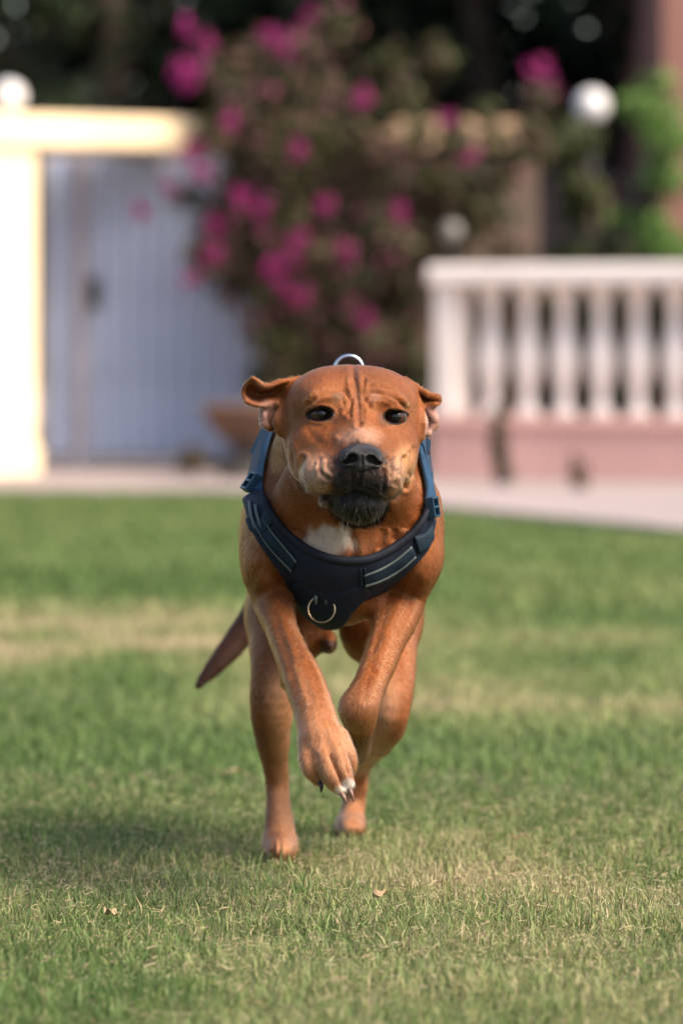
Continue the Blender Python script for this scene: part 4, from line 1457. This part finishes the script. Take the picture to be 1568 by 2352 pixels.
    # --- claws
    for pts, rr, dark in (([(732, 1796, 6.800), (738, 1806, 6.796), (737, 1820, 6.797)], (6.5, 5, 1.2), True),
                          ([(782, 1820, 6.789), (790, 1832, 6.784), (795, 1847, 6.785)], (6.5, 5, 1.2), False),
                          ([(801, 1810, 6.794), (807, 1824, 6.789), (812, 1841, 6.790)], (6.5, 5, 1.2), False),
                          ([(806, 1768, 6.815), (809, 1777, 6.810), (808, 1788, 6.811)], (5.5, 4, 1.0), True)):
        p = catmull(np.array([W(*q) for q in pts]), 4)
        r = np.interp(np.linspace(0, 1, len(p)), [0, .5, 1], [px(q, 6.8) for q in rr])
        MB().tube(p, list(r), 10).build('claw', MATS['claw_dark'] if dark else MATS['claw'], dog, True)
    # --- whiskers and chin bristles
    mb = MB()
    wh = []
    for i in range(9):
        uu = random.uniform(795, 870); vv = random.uniform(1160, 1194)
        wh.append((uu, vv, uu + random.uniform(-10, 10), vv + random.uniform(12, 30)))
    wh += [(790, 1185, 786, 1213), (800, 1192, 798, 1216)]
    P0 = march([w[0] for w in wh], [w[1] for w in wh])
    for w, p in zip(wh, P0):
        q = W(w[2], w[3], p[1] - random.uniform(.004, .014))
        m = (p + q) / 2 + np.array([0, -.004, .001])
        mb.tube([p, m, q], [.00020, .00016, .00007], 4)
    mb.build('whiskers', MATS['whisker'], dog)['kind'] = 'stuff'
    build_harness(dog)


MATS = {}


def make_dog_mats():
    m = D.materials.new('eye_gloss'); m.use_nodes = True
    b = m.node_tree.nodes['Principled BSDF']
    a = m.node_tree.nodes.new('ShaderNodeAttribute'); a.attribute_name = 'tint'
    m.node_tree.links.new(a.outputs['Color'], b.inputs['Base Color'])
    b.inputs['Roughness'].default_value = .09; b.inputs['Specular IOR Level'].default_value = .38
    MATS['eye'] = m
    MATS['nose'] = mat_basic('nose_leather', (.017, .016, .020), .36, .3, 300, .5, 900, spec=.5)
    MATS['claw_dark'] = mat_basic('dark_claw', (.035, .022, .028), .4, .3, 60)
    MATS['claw'] = mat_basic('brown_claw', (.17, .09, .07), .4, .3, 60)
    MATS['whisker'] = mat_basic('grey_bristle', (.06, .055, .05), .5, .3, 50)

    def web(name, col, col2, scale):
        m = D.materials.new(name); m.use_nodes = True
        nt = m.node_tree; b = nt.nodes['Principled BSDF']
        tc = nt.nodes.new('ShaderNodeTexCoord')
        w = nt.nodes.new('ShaderNodeTexWave'); w.inputs['Scale'].default_value = scale; w.inputs['Distortion'].default_value = .6
        w.bands_direction = 'DIAGONAL'
        nt.links.new(tc.outputs['Object'], w.inputs['Vector'])
        n = nt.nodes.new('ShaderNodeTexNoise'); n.inputs['Scale'].default_value = 30; n.inputs['Detail'].default_value = 6
        nt.links.new(tc.outputs['Object'], n.inputs['Vector'])
        r = nt.nodes.new('ShaderNodeValToRGB'); r.color_ramp.elements[0].color = (*col2, 1); r.color_ramp.elements[1].color = (*col, 1)
        r.color_ramp.elements[0].position = .3; r.color_ramp.elements[1].position = .7
        nt.links.new(n.outputs['Fac'], r.inputs['Fac']); nt.links.new(r.outputs[0], b.inputs['Base Color'])
        b.inputs['Roughness'].default_value = .7; b.inputs['Specular IOR Level'].default_value = .25
        bp = nt.nodes.new('ShaderNodeBump'); bp.inputs['Strength'].default_value = .3; bp.inputs['Distance'].default_value = .0008
        nt.links.new(w.outputs['Fac'], bp.inputs['Height']); nt.links.new(bp.outputs[0], b.inputs['Normal'])
        return m
    MATS['plate'] = web('navy_padding', (.008, .013, .030), (.005, .008, .019), 260)
    MATS['binding'] = web('navy_binding', (.009, .013, .025), (.006, .008, .016), 320)
    MATS['strap'] = web('blue_webbing', (.011, .046, .098), (.007, .030, .070), 320)
    MATS['panel'] = web('teal_mesh', (.008, .022, .040), (.005, .014, .026), 400)
    MATS['piping'] = mat_basic('reflective_piping', (.085, .11, .11), .5, .3, 40)
    MATS['buckle'] = mat_basic('blue_plastic', (.009, .036, .075), .35, .15, 40)
    MATS['bronze'] = mat_basic('bronze_ring', (.26, .19, .12), .3, .4, 60, metallic=1)
    MATS['steel'] = mat_basic('steel_ring', (.62, .64, .68), .22, .15, 60, metallic=1)


def ribbon(name, edge_a, edge_b, mat, parent, off, thick, n=48, m=9, fn=None, settle_it=2, pts3=False):
    """A band between two edges, laid on the body and given thickness."""
    def resample(e):
        p = catmull(np.array(e, float), 10)
        s = np.concatenate([[0], np.cumsum(np.linalg.norm(np.diff(p, axis=0), axis=1))]); s /= s[-1]
        t = np.linspace(0, 1, n)
        return np.stack([np.interp(t, s, p[:, k]) for k in range(p.shape[1])], 1)
    a, b = resample(edge_a), resample(edge_b)
    t = np.linspace(0, 1, m)[None, :, None]
    g = (a[:, None] * (1 - t) + b[:, None] * t).reshape(n * m, -1)
    fn = fn or field_nolegs
    P = g if pts3 else march(g[:, 0], g[:, 1], off, fn=fn)
    P = settle(P, off, fn, settle_it)
    # even out
    G = P.reshape(n, m, 3)
    for _ in range(3):
        H = G.copy()
        H[1:-1] = (G[:-2] + G[1:-1] * 2 + G[2:]) / 4
        H[:, 1:-1] = (H[:, :-2] + H[:, 1:-1] * 2 + H[:, 2:]) / 4
        G = H
    P = G.reshape(-1, 3)
    nr = grad(P, fn)
    pad = (1 - np.abs(np.linspace(-1, 1, m)) ** 4)[None, :].repeat(n, 0).reshape(-1, 1)
    wob = (fbm(P * 45, 3) - .5)[:, None] * .0030
    T = P + nr * (thick * (.55 + .45 * pad) + wob)
    B = P - nr * thick * .6
    id_ = np.arange(n * m).reshape(n, m)
    f = np.stack([id_[:-1, :-1], id_[:-1, 1:], id_[1:, 1:], id_[1:, :-1]], -1).reshape(-1, 4)
    N0 = n * m
    top = f
    bot = f[:, ::-1] + N0
    ring = np.concatenate([id_[:, 0], id_[-1, 1:], id_[::-1, -1][1:], id_[0, ::-1][1:-1]])
    r2 = np.roll(ring, -1)
    side = np.stack([ring, r2, r2 + N0, ring + N0], 1)
    V = np.concatenate([T, B])
    me = mesh_np(name, V, np.concatenate([top, bot, side]), True)
    # make the outside face outwards
    o = link(name, me, mat, parent)
    return o, T.reshape(n, m, 3), nr.reshape(n, m, 3)


def field_nolegs(P, sel=None):
    return field(P, None, False)


def field_torso(P, sel=None):
    return group_d(TORSO, P)


def build_harness(dog):
    har_root_edge_in = [(603, 1125), (621, 1168), (656, 1213), (696, 1246), (739, 1268), (795, 1280), (851, 1275), (892, 1256), (934, 1228), (963, 1197), (980, 1168)]
    har_root_edge_out = [(562, 1150), (572, 1190), (590, 1235), (621, 1284), (652, 1330), (680, 1385), (745, 1400), (860, 1368), (910, 1336), (951, 1298), (983, 1258), (996, 1200)]
    har, T, NR = ribbon('harness', har_root_edge_in, har_root_edge_out, MATS['plate'], dog, .004, .006, 90, 22, fn=field_torso_shoulder)
    sub = lambda nm, a, b, mt, off, th, **k: ribbon(nm, a, b, MATS[mt], har, off, th, fn=field_torso_shoulder, **k)
    # tongue of the chest plate that goes between the legs
    sub('chest_tongue', [(672, 1340), (682, 1390), (693, 1424), (735, 1441), (770, 1443), (792, 1432), (806, 1408), (850, 1362)],
        [(690, 1335), (710, 1350), (730, 1355), (745, 1360), (765, 1360), (780, 1355), (800, 1350), (840, 1340)], 'plate', .0065, .005, m=14)
    # bound neckline
    sub('neckline_binding', har_root_edge_in, [(x, y + 13) for x, y in [(601, 1128), (617, 1172), (651, 1217), (692, 1250), (737, 1272), (795, 1284), (852, 1279), (895, 1260), (938, 1232), (967, 1200), (984, 1168)]], 'binding', .0085, .004, m=5, n=80)
    # side panels with light piping
    lp_in, lp_out = [(604, 1190), (625, 1222), (650, 1252), (680, 1290)], [(588, 1206), (607, 1240), (635, 1276), (668, 1310)]
    rp_in, rp_out = [(836, 1322), (870, 1308), (905, 1288), (945, 1255)], [(838, 1344), (876, 1332), (914, 1312), (954, 1278)]
    sub('side_panel', lp_in, lp_out, 'panel', .0085, .003, m=5, n=30)
    sub('side_panel', rp_in, rp_out, 'panel', .0085, .003, m=5, n=30)
    for e in (lp_in, lp_out, rp_in, rp_out):
        sub('piping', e, [(a, b + 4.5) for a, b in e], 'piping', .0105, .002, m=3, n=30)
    for x in (826, 836):
        sub('stitch_bar', [(x, 1305), (x + 2, 1348)], [(x + 4, 1305), (x + 6, 1348)], 'panel', .010, .0015, m=3, n=10)
    # upper straps over the shoulders
    lo_, li_ = [(560, 1128), (566, 1095), (578, 1050), (596, 1005), (607, 985)], [(604, 1128), (601, 1090), (606, 1050), (616, 1010), (624, 985)]
    sub('shoulder_strap', lo_, li_, 'strap', .006, .004, m=7, n=30)
    ro_, ri_ = [(1000, 1180), (998, 1140), (990, 1095), (978, 1045), (970, 1008)], [(978, 1172), (980, 1135), (976, 1095), (968, 1050), (962, 1012)]
    sub('shoulder_strap', ro_, ri_, 'strap', .006, .004, m=7, n=30)
    sub('strap_piping', [(583, 1160), (588, 1185), (597, 1212)], [(588, 1158), (593, 1183), (602, 1210)], 'piping', .0105, .002, m=3, n=16)
    sub('strap_piping', [(569, 1150), (575, 1185), (585, 1215)], [(573, 1148), (579, 1183), (589, 1213)], 'piping', .0105, .002, m=3, n=16)
    sub('keeper_loop', [(566, 1190), (590, 1200), (612, 1170)], [(578, 1222), (602, 1228), (628, 1196)], 'panel', .0095, .003, m=6, n=16)
    sub('keeper_loop', [(951, 1232), (975, 1225), (990, 1205)], [(962, 1272), (980, 1262), (995, 1238)], 'panel', .0095, .003, m=6, n=16)
    # back of the harness: saddle and girth, laid round the trunk
    def ring_pts(Y0, a0, a1, n):
        out = []
        for a in np.linspace(a0, a1, n):
            out.append((*(W(787, 1110, Y0) + .17 * np.array([math.sin(a), 0, math.cos(a)])),))
        return out

    def settle_in(pts, fn):
        P = np.array(pts); c = W(787, 1110, 7.2)
        for _ in range(40):
            dd = fn(P)
            dirn = np.stack([c[0] - P[:, 0], 0 * P[:, 0], c[2] - P[:, 2]], 1); dirn /= np.linalg.norm(dirn, axis=1)[:, None]
            P = P + dirn * (dd[:, None] - .005) * .7
        return P
    a = settle_in(ring_pts(7.19, -1.25, 1.25, 26), field_torso); b = settle_in(ring_pts(7.28, -1.25, 1.25, 26), field_torso)
    ribbon('saddle', a, b, MATS['plate'], har, .003, .003, 50, 9, field_torso, 2, True)
    a = settle_in(ring_pts(7.33, -3.1, 3.1, 40), field_torso); b = settle_in(ring_pts(7.37, -3.1, 3.1, 40), field_torso)
    ribbon('girth_strap', a, b, MATS['strap'], har, .005, .004, 80, 5, field_torso, 2, True)
    # buckles
    def buckle(u, v, w, h, roll):
        P = march([u], [v], .012, fn=field_torso_shoulder)
        P = settle(P, .012, field_torso_shoulder)
        n = grad(P, field_torso_shoulder)[0]; c = P[0]
        ang = math.radians(roll)
        upv = np.array([math.sin(ang), 0, math.cos(ang)]); upv -= n * (upv @ n); upv /= np.linalg.norm(upv)
        sd = np.cross(upv, n)
        Wd, Hh, T_ = px(w, c[1]), px(h, c[1]), .006
        mb = MB()

        def bar(x0, x1, z0, z1, t0, t1):
            k = len(mb.v)
            for tt in (t0, t1):
                for x, z in ((x0, z0), (x1, z0), (x1, z1), (x0, z1)):
                    mb.v.append(c + sd * x + upv * z + n * tt)
            mb.f += [tuple(k + i for i in f) for f in [(3, 2, 1, 0), (4, 5, 6, 7), (0, 1, 5, 4), (1, 2, 6, 5), (2, 3, 7, 6), (3, 0, 4, 7)]]
        bar(-Wd, -Wd * .72, -Hh, Hh, -T_, T_); bar(Wd * .72, Wd, -Hh, Hh, -T_, T_)
        for z in (-1, -.12, .76):
            bar(-Wd * .72, Wd * .72, z * Hh, (z + .24) * Hh, -T_ * .8, T_ * 1.1)
        bar(-Wd * .7, Wd * .7, -Hh * .9, Hh * .9, -T_ * .9, -T_ * .1)
        o = mb.build('buckle', MATS['buckle'], har)
        mod = o.modifiers.new('bevel', 'BEVEL'); mod.width = .0012; mod.segments = 2
    buckle(577, 1108, 20, 23, 8)
    buckle(994, 1165, 15, 24, -12)
    # loose strap ends sticking out behind the straps
    for pts in ([(604, 985, 7.10), (590, 1012, 7.10), (577, 1042, 7.10)], [(972, 1000, 7.09), (984, 1012, 7.09), (983, 1036, 7.09)]):
        p = catmull(np.array([W(*q) for q in pts]), 5)
        mb = MB(); k = len(p)
        for q in p:
            for dx, dy in ((-.0022, -.010), (.0022, -.010), (.0022, .010), (-.0022, .010)):
                mb.v.append(q + np.array([dx, dy, 0]))
        for i in range(k - 1):
            for j in range(4):
                a_, b_ = i * 4 + j, i * 4 + (j + 1) % 4
                mb.f.append((a_, b_, b_ + 4, a_ + 4))
        mb.f.append((3, 2, 1, 0)); mb.f.append(tuple((k - 1) * 4 + i for i in range(4)))
        mb.build('strap_end', MATS['strap'], har)
    # front ring, hanging from two small loops
    P = march([738], [1399], .016, fn=field_torso_shoulder)[0]
    R = px(30, P[1]); pts = []
    for t in np.linspace(math.radians(-62), math.radians(242), 40):
        pts.append(P + np.array([R * 1.02 * math.cos(t + math.pi) , -.004 - .004 * math.sin(t), -R * math.sin(t)]))
    MB().tube(pts, .0015, 10).build('front_ring', MATS['bronze'], har, True)
    Pb = P + np.array([0, .001, R * .86])
    MB().tube([Pb + np.array([-R * .55, 0, 0]), Pb + np.array([R * .55, 0, 0])], .0022, 8).build('ring_bar', MATS['bronze'], har, True)
    for s in (-.42, .36):
        q = Pb + np.array([s * R, -.004, 0])
        MB().tube([q + np.array([0, .002, .006]), q + np.array([0, -.001, 0]), q + np.array([0, .003, -.008])], [.0018, .0024, .0016], 8).build('ring_loop', MATS['piping'], har, True)
    # back ring
    top = settle_in([(*(W(801, 800, 7.215)),)], field_torso)[0]
    Rr = px(31, 7.2); zc = CAMZ - (846 - V0) * 7.2 / F
    pts = [np.array([W(801, 846, 7.2)[0] + Rr * math.cos(t), 7.215, max(zc + Rr * .92 * math.sin(t), zc - Rr)]) for t in np.linspace(0, 2 * math.pi, 40, endpoint=False)]
    MB().tube(pts, .0028, 10, True).build('back_ring', MATS['steel'], har, True)


def field_torso_shoulder(P, sel=None):
    """Trunk with shoulders, without the swinging parts of the legs and without the head."""
    t = group_d(TORSO, P)
    r = t
    for L, k in ((LEGS[0], 2), (LEGS[1], 2)):
        r = np.minimum(r, smin(t, group_d(L[:k], P), .03))
    return r


import time
_t0 = time.time()
make_dog_mats()
build_dog()
print('dog built in', round(time.time() - _t0, 1))
